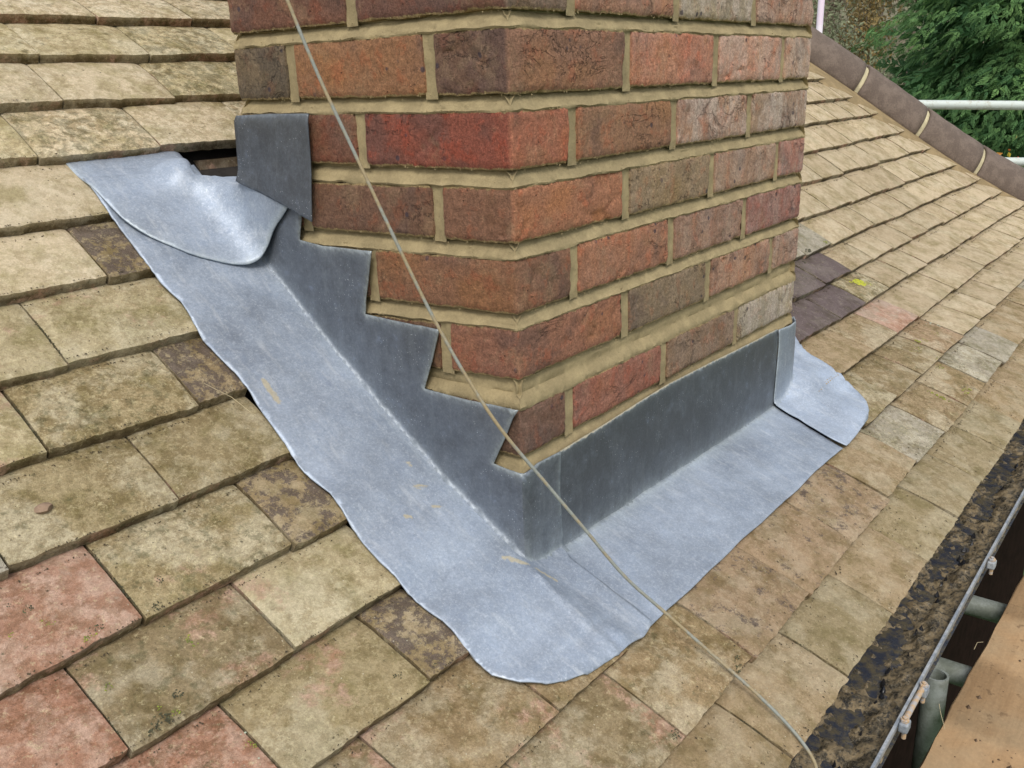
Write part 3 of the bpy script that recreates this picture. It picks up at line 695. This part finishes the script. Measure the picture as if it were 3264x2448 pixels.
V=np.array(V); F=orient(V,F,lambda c:np.array([-.7,-.4,.8]))
par=np.stack([.95-.35*sstep(-20,60,V2[:,0])*sstep(470,440,V2[:,1]),.25*np.exp(-dE/2),.5*np.exp(-dE/5),np.ones(len(V))],-1)
B.add(V,F,lpar=par)
tag(B.build('saddle_flashing',M_LEAD,solid=1.8),'pale rounded lead saddle curling up behind the back left corner of the chimney','flashing')
# cover flap
B=MB(); V2,F=sheet([(-440,206),(-437,212),(-370,214),(-297,214),(-300,160),(-305,88),(-360,106),(-446,131)],4)
q,z_=V2[:,0],V2[:,1]
off=9+3.0*sstep(150,90,z_)+.7*vnoise(np.stack([q*.03,z_*.03,0*q],-1),1)-4*sstep(204,222,z_)+9*sstep(150,112,z_)*sstep(-395,-445,q)
V=np.stack([-off,-q,z_],-1)
F=orient(V,F,lambda c:np.array([-1,0,0.]))
d=np.minimum(np.abs(z_-219),40)
par=np.stack([.03+0*q,.3*np.exp(-d/2),.6*np.exp(-d/5),np.ones(len(q))],-1); B.add(V,F,lpar=par)
tag(B.build('cover_flashing',M_LEAD,solid=1.8),'small dark grey lead flap hanging at the left edge of the chimney','flashing')
# ------------------------------------------------------------------ cable
CP=np.array([(-94,222,352),(-93,208,327),(-91,192,289),(-87,172,242),(-81,142,179),(-73,105,100),(-64,68,22),(-54,33,-44),(-41,-4,-105),(-17,-43,-166),(7,-82,-226),(28,-117,-279),(50,-156,-322),(67,-200,-362),(71,-239,-386),(68,-278,-405),(64,-310,-424),(58,-330,-440),(54,-336,-456),(53,-338,-475)],float)
up=[CP[0]+(CP[0]-CP[1])*k+np.array([0,0,1.])*k*k*.6 for k in range(26,0,-1)]
CP=np.concatenate([up,CP])
def catmull(P,k=6):
    o=[]
    for i in range(len(P)-1):
        p0,p1,p2,p3=P[max(i-1,0)],P[i],P[i+1],P[min(i+2,len(P)-1)]
        for j in range(k):
            t=j/k; o.append(.5*((2*p1)+(-p0+p2)*t+(2*p0-5*p1+4*p2-p3)*t*t+(-p0+3*p1-3*p2+p3)*t**3))
    o.append(P[-1]); return np.array(o)
B=MB(); B.tube(catmull(CP),1.9,10)
n=NT('grimy_cable'); c=n.mix(n.ramp(n.noise(16,4,.8),.44,.6),(.23,.245,.22),(.29,.23,.13)); c=n.mix(1.0,c,n.mix(n.noise(300,3,.7),(.6,.6,.6),(1.3,1.3,1.3)),'MULTIPLY')
M_CABLE=n.done(c,.7,0,n.bump(n.noise(350,3,.7),.6,.0006))
tag(B.build('aerial_cable',M_CABLE),'thin grimy grey cable slanting down in front of the chimney and over the eaves','cable')
# ------------------------------------------------------------------ gutter
gut=thing('eaves_gutter','silted half round metal gutter with a blue-grey lip along the eaves','gutter')
M_GUT=mat_simple('grey_painted_iron',(.22,.25,.29),.55,.2,.3,40,.5,.0006,(.36,.38,.40))
ZG=-500
def gpt(x,a,r):
    w=-368.5+4*math.sin(x*.0012+.3); return np.array([x,w+r*0+56-math.cos(a)*r,ZG-math.sin(a)*r+3*0])
B=MB(); X_=np.arange(-400,4000,25.)
G=np.array([[gpt(x,math.pi*k/16,56) for k in range(17)] for x in X_]); G2=np.array([[gpt(x,math.pi*k/16,52.5) for k in range(17)] for x in X_])
B.grid(G); B.grid(G2)
L1=G[:,0];L2=G2[:,0]; lipz=lambda A:A+np.array([0,0,1.5])
B.grid(np.stack([L1,lipz(L1),lipz(L2),L2],1)); B.grid(np.stack([G2[:,-1],G[:,-1]],1))
B.build('gutter_trough',M_GUT,gut)
# silt
B=MB(); xs_=np.arange(-250,3300,6.); vs=np.linspace(0,1,22)
Xg,Vg=np.meshgrid(xs_,vs,indexing='ij'); Yg=-366+4*np.sin(Xg*.0012+.3)+Vg*100
P=np.stack([Xg,Yg,0*Xg],-1)
hz=ZG-24+fbm(P,.03,3,4)*6.5+fbm(P,.10,9,3)*5+sstep(.35,.05,Vg)*5-sstep(.22,.50,Vg)*8.5
G=np.stack([Xg,Yg,hz],-1); B.grid(G)
n=NT('gutter_silt'); f=n.noise(70,6,.75); g=n.noise(260,4,.75)
c=n.mix(n.ramp(f,.40,.60),(.05,.042,.027),(.27,.205,.115)); c=n.mix(n.ramp(g,.56,.64,0,.75),c,(.34,.29,.21)); c=n.mix(n.ramp(n.noise(120,4,.7,n.vec('ADD',n.co,(4,4,4))),.55,.62,0,.85),c,(.02,.02,.02)); 
M_SILT=n.done(c,n.ramp(f,.35,.6,.12,.7),0,n.bump(n.math('ADD',f,n.math('MULTIPLY',g,.6)),1,.004))
B.build('gutter_silt',M_SILT,gut)
B=MB(); G=np.stack([Xg[::6],Yg[::6],0*Xg[::6]+ZG-33],-1); B.grid(G)
n=NT('dark_water'); M_WATER=n.done(n.mix(n.ramp(n.noise(45,6,.75),.42,.6),(.035,.04,.055),(.10,.085,.055)),n.ramp(n.noise(30,4,.7),.4,.6,.06,.35),0,n.bump(n.noise(90,4,.7),.5,.003),.6)
B.build('gutter_water',M_WATER,gut)
# unions with bolts on the lip
B=MB()
for i in range(46):
    x=random.uniform(120,1500); v_,f_=None,None
    B_r=random.uniform(2.5,6); a=[(math.cos(t)*B_r*random.uniform(.8,1.5),math.sin(t)*B_r*.8) for t in np.linspace(0,6.28,9)[:-1]]
    y=-322+random.uniform(-7,5); c0=(x,y,ZG-27); V=[c0[:2]+(ZG-22,)]+[(x+p[0],y+p[1],ZG-31) for p in a]
    B.add(V,[(0,j+1,(j+1)%8+1) for j in range(8)])
tag(B.build('wet_leaf_debris',mat_simple('wet_black_leaf',(.012,.013,.017),.25,0,.3,60),gut),kind='stuff')
M_BOLT=mat_simple('rusty_painted_bolt',(.44,.30,.17),.8,0,.4,150,.7,.0008,(.33,.34,.36))
for x in (251,332,713,1650,1731):
    y=-370.5; B=MB()
    B.box((x-8,y-7,ZG-10),(x+8,y+4,ZG+2.5)); o1=B.build('gutter_clip',M_GUT,gut,smooth=False); md=o1.modifiers.new('b','BEVEL'); md.width=.002; md.segments=2
    B=MB(); B.tube([(x,y-1,ZG+2),(x,y-1,ZG+6.5)],5.6,6); B.tube([(x,y-1,ZG+6.5),(x,y-1,ZG+9)],3,10); B.tube([(x,y-2,ZG-22),(x,y-2,ZG-9)],3,8)
    ob=B.build('bolt',M_BOLT,o1,smooth=False)
    md=ob.modifiers.new('b','BEVEL'); md.width=.001; md.segments=2
B=MB(); B.tube([(251,-371,ZG+1),(290,-371,ZG+2),(332,-371,ZG+1)],3.6,8); B.build('union_strap',M_BOLT,gut)
# ------------------------------------------------------------------ wall and soffit under the eaves
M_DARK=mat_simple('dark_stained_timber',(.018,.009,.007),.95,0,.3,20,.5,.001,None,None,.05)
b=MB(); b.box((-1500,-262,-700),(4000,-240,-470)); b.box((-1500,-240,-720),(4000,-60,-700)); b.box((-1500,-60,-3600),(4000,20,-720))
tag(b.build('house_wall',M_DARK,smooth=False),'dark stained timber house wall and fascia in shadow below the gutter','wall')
# ------------------------------------------------------------------ scaffold
n=NT('scaffold_board'); st=n.noise(9,6,.7,n.vec('MULTIPLY',n.co,(1,9,6))); f=n.noise(150,4,.7); bl=n.noise(7,3,.6)
c=n.mix(n.ramp(st,.35,.65),(.41,.262,.135),(.36,.225,.112)); c=n.mix(n.ramp(bl,.42,.65,0,.6),c,(.38,.28,.165)); c=n.mix(n.ramp(n.noise(40,4,.7),.60,.68,0,.6),c,(.16,.10,.05)); c=n.mix(1.0,c,n.mix(f,(.7,.7,.7),(1.25,1.25,1.25)),'MULTIPLY')
M_BOARD=n.done(c,.85,0,n.bump(n.math('ADD',st,n.math('MULTIPLY',f,.5)),.5,.0015))
n=NT('galvanised_tube'); f=n.noise(20,5,.7,n.vec('MULTIPLY',n.co,(1,1,1))); c=n.mix(n.ramp(f,.4,.62),(.30,.33,.31),(.16,.18,.15)); c=n.mix(1.0,c,n.mix(n.noise(200,3,.7),(.75,.75,.75),(1.2,1.2,1.2)),'MULTIPLY')
M_TUBE=n.done(c,.6,.25,n.bump(n.noise(200,3,.6),.3,.0006))
n=NT('white_tube'); sp_=n.t.nodes.new('ShaderNodeSeparateXYZ'); f=n.noise(30,5,.75); c=n.mix(n.ramp(f,.5,.68,0,.7),(.52,.57,.54),(.33,.29,.19)); M_WTUBE=n.done(c,.5,.1,n.bump(n.noise(150,3,.6),.3,.0006))
bd=thing('scaffold_board_proto'); bpy.data.objects.remove(bd)
labels=['orange-brown scaffold board with a ragged edge, lying beside the gutter','scaffold board with mud crumbs, second out from the gutter']
k=0
def board(x0,x1,y0,y1,lab,dz=0):
    B=MB(); n_=40
    xs_=np.linspace(x0,x1,n_); prof_=[(0,-38),(0,-3),(3,0),(y1-y0-3,0),(y1-y0,-3),(y1-y0,-38)]
    G=np.array([[(x,y0+p[0]+(vnoise(np.array([x*.02,p[0],y0]),3)*1.6)-.025*(x-430)*1.0,-700+dz+p[1]) for p in prof_] for x in xs_])
    B.grid(G); 
    o_=B.build('scaffold_board',M_BOARD,None); tag(o_,lab,'board','scaffold boards beside the gutter'); return o_
board(955,3900,-582,-360,'short-visible scaffold board beyond the end joint, beside the gutter')
board(-300,951,-582,-360,'orange-brown scaffold board nearest the camera, its ragged edge beside the gutter',2)
B=MB(); pts=[]
for _ in range(90):
    x=random.uniform(100,900); y=random.uniform(-560,-372)-.025*(x-430); pts.append((x,y,-698))
for p in pts: crumbs(B,[p],random.uniform(1.0,3.2) if random.random()<.9 else 6)
M_CRUMB=mat_simple('dried_mud',(.13,.085,.05),.95,0,.4,100)
tag(B.build('mud_crumbs',M_CRUMB,None),'dried mud crumbs scattered on the scaffold boards','mud',kind='stuff')
def tube(name,a,b_,r,lab,cat,mat,open_=False,group=None):
    a=np.array(a,float);b_=np.array(b_,float); B=MB(); ps=[a+(b_-a)*i/8 for i in range(9)]
    B.tube(ps,r,24,caps=not open_)
    if open_:
        B.tube(ps,r-3.5,24,caps=False)
        ds=(b_-a)/np.linalg.norm(b_-a); s1=np.cross(ds,[0,1,0]);s1/=np.linalg.norm(s1);s2=np.cross(ds,s1)
        for e_ in (a,b_): B.grid(np.array([[e_+rr*(math.cos(2*math.pi*k/24)*s1+math.sin(2*math.pi*k/24)*s2) for k in range(25)] for rr in (r-3.5,r)]))
    o_=B.build(name,mat); tag(o_,lab,cat,group); return o_
GR='scaffold tubes under the boards'
tube('scaffold_tube',(1000,-262,-752),(1010,-900,-752),20,'greenish scaffold tube under the boards, farther of the two lying tubes','scaffold tube',M_TUBE,False,GR)
tube('scaffold_tube',(748,-262,-745),(764,-900,-745),19,'grey scaffold tube with a mossy end under the boards, nearer of the two lying tubes','scaffold tube',M_TUBE,False,GR)
tube('scaffold_standard',(633,-330,-680),(560,-352,-2200),19,'upright open-ended scaffold tube standing between the gutter and the boards','scaffold tube',M_TUBE,True)
tube('guard_rail',(2900,1266,126),(5200,-1500,-22),19,'whitish scaffold guard rail crossing in front of the conifer, the higher of two','rail',M_WTUBE)
tube('guard_rail',(3000,1120,-110),(5100,-1364,-260),19,'whitish lower scaffold rail peeping past the hip at the right edge','rail',M_WTUBE)
n=NT('pale_pink_plastic'); M_PINK=n.done(n.mix(n.ramp(n.noise(9,3,.6),.4,.6),(.74,.62,.74),(.78,.72,.80)),.5)
tube('pale_pole',(4090,1239,-3500),(4300,1310,1500),17,'pale pink upright pole just past the right edge of the chimney','pole',M_PINK)
# ------------------------------------------------------------------ debris on the roof
def yline(k,x): t=float(sstep(400,1400,x)); return YL[k]*(1-t)+YR[k]*t
B=MB()
def tz(x,y): return float(saw(x,y))
def bits(n_,fx,fy,s0,s1):
    for _ in range(n_):
        x=fx();y=fy(x)
        if -165<x<925 and -143<y<600 : continue
        a=random.uniform(0,math.pi); l=random.uniform(s0,s1); w=l*random.uniform(.25,.7); c_,s_=math.cos(a),math.sin(a); z_=tz(x,y)+2.4+l*.1
        V=[(l,0,0),(0,w,.2*l),(-l,0,0),(0,-w,.1*l),(0,0,.6*w),(0,0,-w)]
        V=[(x+c_*v[0]-s_*v[1],y+s_*v[0]+c_*v[1],z_+v[2]+.5*v[1]*0+(.6*(s_*v[0]+c_*v[1]))) for v in V]
        B.add(V,[(0,1,4),(1,2,4),(2,3,4),(3,0,4),(1,0,5),(2,1,5),(3,2,5),(0,3,5)])
bits(900,lambda:random.uniform(-100,1700),lambda x:-317+abs(random.gauss(0,55))+4,.5,1.9)
bits(260,lambda:random.uniform(60,1500),lambda x:random.uniform(-225,-140),.5,1.6)
for k in range(8,20):
    bits(170,lambda:random.uniform(-560,-160),lambda x,k=k:yline(k,x)-abs(random.gauss(0,1.6))+1,.5,1.5)
    bits(230,lambda:random.uniform(790,3000),lambda x,k=k:yline(k,x)-abs(random.gauss(0,2.5))-1,.8,2.2)
bits(120,lambda:random.uniform(-150,1500),lambda x:-233-abs(random.gauss(0,3))-1,.7,2)
bits(220,lambda:random.uniform(-560,-165),lambda x:random.uniform(-240,560),.3,.9)
tag(B.build('roof_debris',mat_simple('dark_crumbs',(.075,.055,.03),.95,0,.4,200)),'dark crumbs and moss fragments lying on the tiles','debris',kind='stuff')
# moss and lichen tufts
B=MB()
def tuft(cx_,cy_,rx,ry,n_,s,jit=1):
    for _ in range(n_):
        a=random.uniform(0,6.3);r=math.sqrt(random.random()); x=cx_+rx*r*math.cos(a);y=cy_+ry*r*math.sin(a); crumbs(B,[(x,y,tz(x,y)+1.6+.6*s)],s)
for (x,y,rx,ry,n_,s) in [(-440,130,8,2,14,1.2),(-366,96,4,7,16,1.3),(-445,96,5,3,10,1.0),(1425,60,10,8,22,1.8),(1330,-30,14,8,16,1.6),(1240,-95,30,14,18,1.3),(1180,-215,22,8,26,1.5),(1085,-185,5,26,40,1.6),(1290,-85,8,6,16,1.8)]: tuft(x,y,rx,ry,n_,s)
for (x,y,rx,ry,n_,s) in [(-456,155,5,2.5,14,1.1),(-462,162,4,2,9,1.0),(-486,162,5,2,9,1.0),(-382,-1,4,5,12,1.2),(1380,-97,14,10,22,1.6),(1316,-95,8,9,14,1.5),(1237,-146,20,8,20,1.4),(1448,189,8,5,12,1.6),(-416,47,5,3,10,1.2),(-425,58,3,3,6,1.1)]: tuft(x,y,rx,ry,n_,s)
tag(B.build('moss',mat_simple('yellow_green_moss',(.30,.33,.05),.95,0,.4,120,.6,.001,(.13,.16,.035))),'small yellow-green moss and lichen tufts on a few tiles','moss',kind='stuff')
B=MB()
for (x,y,rx,ry,n_,s) in [(-464,177,6,4,26,1.3),(-406,60,5,4,20,1.2),(-359,150,4,4,14,1.1),(-376,127,5,6,22,1.1),(-430,134,8,3,18,1.1),(-234,-27,5,4,16,1.0),(-474,185,4,3,8,1),(-430,49,9,5,26,1.2),(-440,43,6,5,16,1.2),(-423,45,5,4,12,1.1),(-270,178,4,2,6,.8),(-196,-40,6,2,10,.8),(-100,-205,9,2,12,.9),(1330,186,14,6,30,1.8),(1290,178,6,4,12,1.5),(-214,-230,5,4,14,1.1),(-218,-222,4,4,10,1),(-50,-226,6,6,20,1.2),(86,-229,9,4,22,1.3),(100,-222,6,3,14,1.2)]: tuft(x,y,rx,ry,n_,s)
for j in range(26):   # moss packed in the open joints
    k=random.choice([12,13,14,15,16,17,18,19,20]); pl={12:-311,13:-377,14:-461,15:-391,16:-462,17:-377,18:-296,19:-207,20:40}[k]; x=pl+random.choice([0,0,165 if k in (19,20) else 0]); y0=YL[k]+random.uniform(5,60); 
    for i in range(int(random.uniform(6,22))): crumbs(B,[(x+random.gauss(0,.9),y0+i*1.3,tz(x,y0+i*1.3)+.6)],1.0)
YB=B; B=MB()
for (x,y,rx,ry,n_,s) in [(1398,84,20,14,230,2.3),(1424,70,12,10,60,2.0),(1375,96,8,5,24,1.6)]: tuft(x,y,rx,ry,n_,s)
tag(B.build('yellow_lichen',mat_simple('bright_yellow_lichen',(.52,.52,.05),.95,0,.35,200,.6,.001,(.34,.38,.05))),'bright yellow-green lichen patch on a tile right of the chimney','lichen',kind='stuff'); B=YB
tag(B.build('dark_moss',mat_simple('dark_moss_clump',(.05,.05,.03),.97,0,.5,200,.6,.001,(.10,.10,.05))),'dark dried moss clumps on the weathered tiles','moss',kind='stuff')
B=MB()
import bmesh
def blob(c,r,seed,sq=(1,1,1),n_=2):
    bm=bmesh.new(); bmesh.ops.create_icosphere(bm,subdivisions=n_,radius=1); V=np.array([v.co[:] for v in bm.verts]); F=[tuple(v.index for v in f.verts) for f in bm.faces]; bm.free()
    V=V*(1+.28*vnoise(V*1.7,seed)[:,None]); return V*r*np.array(sq)+np.array(c),F
v,f=blob((-409,242,tz(-409,242)+4),7,3,(1.2,.8,.8)); B.add(v,f)
tag(B.build('stone_chip',mat_simple('brown_stone',(.25,.17,.115),.9)),'small reddish brown stone chip lying on an olive tile at the left','stone')
B=MB(); v,f=blob((-168,2,tz(-168,2)+.4),5.5,8,(1,1.1,.22)); B.add(v,f)
for a in range(7): v,f=blob((-168+6*math.cos(a*.9),2+6*math.sin(a*.9),tz(-168,2)+.3+2.4*math.sin(a*.9)),2,a,(1.4,1.0,.3),1); B.add(v,f)
LB=MB()
for (x,y,r_) in [(-441,169,5),(-521,90,6),(-508,72,7),(-533,83,5),(-389,-18,6),(-434,166,3.5),(-428,132,4),(-446,176,3),(1440,-75,7),(1452,-88,5),(1425,-70,6),(-380,10,3),(-500,60,4)]:
    for _ in range(9):
        a=random.uniform(0,6.3);d_=r_*math.sqrt(random.random()); v_,f_=blob((x+d_*math.cos(a),y+d_*math.sin(a),tz(x,y)+.9+.6*d_*math.sin(a)),r_*random.uniform(.2,.42),_,(1,1,.35),1); LB.add(v_,f_)
tag(LB.build('pale_lichen',mat_simple('pale_green_lichen',(.42,.47,.36),.95,0,.3,300)),'pale green lichen rosettes on the red and cream tiles','lichen',kind='stuff')
tag(B.build('bird_dropping',mat_simple('white_dropping',(.62,.66,.70),.7)),'small white bird dropping on a tile beside the lower end of the side flashing','dropping')
# straw and twigs by the boards
B=MB()
for a,b_ in [((760,-359,-694),(782,-368,-688)),((-205,280,-60),(-165,243,-108)),((520,-372,-690),(540,-356,-665))]:
    a=np.array(a,float);b_=np.array(b_,float); B.tube([a,(a+b_)/2+(2,3,4),b_],.4,5)
tag(B.build('straw',mat_simple('dry_straw',(.50,.42,.26),.8)),'wisps of dry straw caught along the board edge','straw',kind='stuff')
# ------------------------------------------------------------------ grounds
n=NT('grass_ground'); c=n.mix(n.ramp(n.noise(1.2,5,.7),.4,.6),(.035,.085,.018),(.06,.11,.03)); M_GR=n.done(c,.95)
n=NT('hill_ground'); c=n.mix(n.ramp(n.noise(.8,6,.7),.4,.62),(.11,.11,.06),(.17,.14,.09)); M_HILL=n.done(c,.95)
B=MB(); r=np.linspace(-60000,60000,40); Xg,Yg=np.meshgrid(r,r); B.grid(np.stack([Xg,Yg,0*Xg-3620],-1)); tag(B.build('ground',M_GR),kind='structure')
def at(u,v,d):   # direction helper: point d metres in front of the lens position where the object stands in the garden
    f=2858.98; return CAM+(FW+RX*((u-1632)/f)+DN*((v-1224)/f))*d
B=MB(); xs_=np.linspace(-30,60,50); Xg,Dg=np.meshgrid(xs_,np.linspace(18,75,30)); hx=np.array(FW[:2])/np.hypot(*FW[:2]); sx=np.array([hx[1],-hx[0]])
PX=CAM.x+hx[0]*Dg+sx[0]*Xg; PY=CAM.y+hx[1]*Dg+sx[1]*Xg; PZ=-3.6+(Dg-18)*.23+1.2*vnoise(np.stack([PX*.1,PY*.1,0*PX],-1),4)
B.grid(np.stack([PX,PY,PZ],-1)*1000); tag(B.build('hill',M_HILL),kind='structure')
def foliage_mat(name,c1,c2):
    n=NT(name); _,r_,g_,b_,a_=n.attr('fcol'); c=n.mix(r_,c1,c2); 
    n.done(c,.7,0,None,.3); n.b.inputs['Subsurface Weight'].default_value=0
    tr=n.t.nodes.new('ShaderNodeBsdfTranslucent'); n.put(tr.inputs[0],c); ms=n.t.nodes.new('ShaderNodeMixShader'); ms.inputs[0].default_value=.22
    n.t.links.new(n.b.outputs[0],ms.inputs[1]); n.t.links.new(tr.outputs[0],ms.inputs[2]); n.t.links.new(ms.outputs[0],n.out.inputs[0]); return n.m
def rotmats(n_,yaw,pitch,roll):
    cy,sy=np.cos(yaw),np.sin(yaw);cp,sp2=np.cos(pitch),np.sin(pitch);cr,sr=np.cos(roll),np.sin(roll); z0=np.zeros(n_);o=np.ones(n_)
    Rz=np.stack([cy,-sy,z0,sy,cy,z0,z0,z0,o],-1).reshape(-1,3,3); Ry=np.stack([cp,z0,sp2,z0,o,z0,-sp2,z0,cp],-1).reshape(-1,3,3); Rx_=np.stack([o,z0,z0,z0,cr,-sr,z0,sr,cr],-1).reshape(-1,3,3)
    return Rz@Ry@Rx_
def scatter(B,T,TF,pos,R_,sc,shade):
    """stamp a leaf template (mm) at many places as plain mesh"""
    n_=len(pos); V=np.einsum('nij,kj->nki',R_,T)*sc[:,None,None]+pos[:,None,:]; k=len(T)
    F=[]
    for i in range(n_):
        o_=i*k; F+=[tuple(o_+a for a in f) for f in TF]
    sh_=np.repeat(shade,k); B.add(V.reshape(-1,3),F,fcol=np.stack([sh_,sh_,sh_,np.ones_like(sh_)],-1))
# conifer spray: feathery fan of small slim blades
def spray():
    V=[];F=[]; rs=random.Random(4)
    def blade(p,d,l,w):
        d=np.array(d)/np.linalg.norm(d); s_=np.cross(d,[0,0,1.]);s_/=np.linalg.norm(s_); b0=len(V)
        V.extend([p,p+d*l*.45-s_*w*.5+(0,0,-l*.03),p+d*l+(0,0,-l*.16),p+d*l*.45+s_*w*.5+(0,0,-l*.03)]); F.append((b0,b0+1,b0+2,b0+3))
    for i in range(7):
        x=i/6*100; droop=-(x/100)**2*38
        for sd in (-1,1):
            L_=58*(1-i/9); a=.7+rs.uniform(-.2,.2); blade(np.array([x,0,droop]),np.array([math.cos(a),sd*math.sin(a),-.25]),L_,12)
    blade(np.array([60,0,-14.]),[1,0,-.7],80,10)
    return np.array(V),F
SV,SF=spray()
def conifer(name,base,h,rad,zc0,nspray,mat,label,face=None,seed=1):
    rg=np.random.default_rng(seed); root=thing(name,label,'tree','garden trees'); root.location=Vector(base)
    b0=np.array(base)*1000
    t=rg.random(nspray)**1.1; ang=rg.uniform(0,2*math.pi,nspray)
    if face is not None:
        k=rg.random(nspray)<.86; ang=np.where(k,face+rg.normal(0,.85,nspray),ang)
    zz=zc0+(h-zc0)*t
    lay=np.sin(zz*2*math.pi/.62+ang*2.3+3*vnoise(np.stack([ang*2,zz,0*zz],-1),3)); lump=vnoise(np.stack([np.cos(ang)*4,np.sin(ang)*4,zz*1.6],-1),7)
    rr=rad*(1-t)**.55*(.90+.10*lay+.15*lump)*(1-.20*rg.random(nspray)**2)
    P_=np.stack([rr*np.cos(ang),rr*np.sin(ang),zz],-1)*1000
    yaw=ang+rg.normal(0,.55,nspray); pitch=rg.normal(.30,.28,nspray); roll=rg.normal(0,.5,nspray)
    B=MB(); scatter(B,SV,SF,P_,rotmats(nspray,yaw,pitch,roll),rg.uniform(.55,1.1,nspray),np.clip(.45+.30*lump+.2*rg.normal(0,1,nspray),0,1))
    c=B.build('crown',mat,None,smooth=False); c.parent=root
    # dense inner twigs so no daylight shows right through the middle
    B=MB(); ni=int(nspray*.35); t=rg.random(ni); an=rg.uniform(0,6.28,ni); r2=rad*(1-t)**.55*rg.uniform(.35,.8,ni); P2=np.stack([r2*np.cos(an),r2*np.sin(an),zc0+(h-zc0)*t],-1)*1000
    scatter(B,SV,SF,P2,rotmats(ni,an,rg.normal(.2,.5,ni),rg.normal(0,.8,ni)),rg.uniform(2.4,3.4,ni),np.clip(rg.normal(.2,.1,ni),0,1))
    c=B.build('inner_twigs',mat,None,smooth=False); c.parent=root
    B=MB(); B.tube([(0,0,0),(30,20,h*400),(0,0,h*950)],[170,110,20],10)
    for i in range(26):
        z_=1000*(zc0+(h-zc0)*i/26); a=i*2.4; L_=rad*700*(1-i/26)**.6; B.tube([(0,0,z_),(L_*.6*math.cos(a),L_*.6*math.sin(a),z_+60),(L_*math.cos(a),L_*math.sin(a),z_-60)],[30,20,7],6)
    c=B.build('trunk',mat_simple('bark',(.11,.075,.05),.9,0,.3,20,.8,.01),None); c.parent=root
    return root
M_CON=foliage_mat('conifer_foliage',(.035,.105,.038),(.16,.29,.09))
e=at(2765,150,9.0); cc=e+Vector((RX.x,RX.y,0)).normalized()*2.55; 
fa=math.atan2(CAM.y-cc.y,CAM.x-cc.x)
conifer('conifer_tree',(cc.x,cc.y,-3.6),9.5,2.75,2.6,27000,M_CON,'dense dark green conifer with drooping sprays behind the guard rail',fa,2)
e=at(3500,300,13.5)
conifer('conifer_tree',(e.x,e.y,-3.6),8.5,2.4,.6,8000,M_CON,'darker conifer showing in the gap right of the nearer one',None,5)
# broadleaf shrubs and woodland on the hill
LV=np.array([(0,0,0),(30,14,4),(62,0,-4),(30,-14,4.)]); LF=[(0,1,2,3)]
def shrub(name,base,w,h,n_,mat,label,cat,seed,leaf=1.6,group=None):
    rg=np.random.default_rng(seed); root=thing(name,label,cat,group); root.location=Vector(base)
    nb=14; C=rg.normal(0,1,(nb,3)); C/=np.linalg.norm(C,axis=1)[:,None]; C=C*np.array([w*.33,w*.33,h*.26])*rg.uniform(.6,1.2,(nb,1))+np.array([0,0,h*.6])
    idx=rg.integers(0,nb,n_); D=rg.normal(0,1,(n_,3)); D/=np.linalg.norm(D,axis=1)[:,None]; rad=rg.uniform(.6,1.0,n_)[:,None]*np.array([w*.22,w*.22,h*.17])
    P_=(C[idx]+D*rad)*1000
    B=MB(); scatter(B,LV,LF,P_,rotmats(n_,rg.uniform(0,6.3,n_),rg.normal(0,.8,n_),rg.normal(0,.8,n_)),rg.uniform(.6,1.4,n_)*leaf,np.clip(rg.normal(.5,.25,n_)+.2*np.sin(idx*1.7),0,1))
    c=B.build('crown',mat,None,smooth=False); c.parent=root
    B=MB(); B.tube([(0,0,-300),(0,0,h*400),(20,30,h*620)],[w*30+20,w*20+10,8],8)
    for i in range(nb): B.tube([(0,0,h*350),tuple(C[i]*500+np.array([0,0,h*190])),tuple(C[i]*1000)],[w*12+8,w*7+5,4],5)
    c=B.build('trunk',mat_simple('twig_bark',(.20,.16,.12),.9,0,.3,20),None); c.parent=root; return root
M_BR=foliage_mat('russet_leaves',(.19,.16,.11),(.33,.27,.19)); M_OL=foliage_mat('grey_green_leaves',(.14,.16,.09),(.26,.28,.17)); M_OR=foliage_mat('orange_leaves',(.17,.14,.07),(.34,.24,.09)); M_RED=foliage_mat('red_yellow_leaves',(.62,.08,.06),(.65,.50,.07))
def place(u,v,d,zb): p=at(u,v,d); return (p.x,p.y,zb)
GW='autumn trees on the hillside'
k=0
for (u,d,w,h,m_,lab) in [(2610,24,3.6,6.0,M_OL,'grey green bush on the hillside, right beside the pink pole'),(2700,21,3.0,4.2,M_OL,'low olive bush nearest the conifer on the hillside'),(2750,23,1.5,6.2,M_OR,'orange-leaved autumn tree beside the conifer on the hillside'),
    (2640,32,4.5,8.0,M_BR,'russet thinning tree high on the hillside behind the pole'),(2790,34,5,9.5,M_BR,'tall russet tree behind the orange one on the hillside'),(2560,36,5,9.5,M_BR,'russet tree mostly hidden behind the chimney'),(2700,44,6,12,M_OL,'tall grey green tree on the hill crest'),(2560,50,7,14,M_OL,'grey green tree on the hill crest behind the chimney'),(2850,48,7,13,M_BR,'russet tree on the hill crest behind the conifer'),(2480,30,4.5,8,M_BR,'russet tree hidden by the chimney edge'),(2900,30,4,8,M_OL,'olive tree hidden behind the conifer')]:
    k+=1; gz=-3.6+max(0,(d-18))*.23-.2
    shrub('hillside_tree',place(u,200,d,gz),w,h,2600,m_,lab,'tree',k,2.0 if d<30 else 3.0,GW)
e=at(3235,455,6.2); shrub('autumn_shrub',(e.x,e.y,-3.6),.9,3.75,900,M_RED,'small shrub with yellow and red autumn leaves at the right edge below the rail','shrub',40,.9)
e=at(3190,440,11); shrub('low_shrub',(e.x,e.y,-3.6),2.0,2.9,1500,M_OL,'pale green low shrub behind the hip near the lawn','shrub',41,1.2)
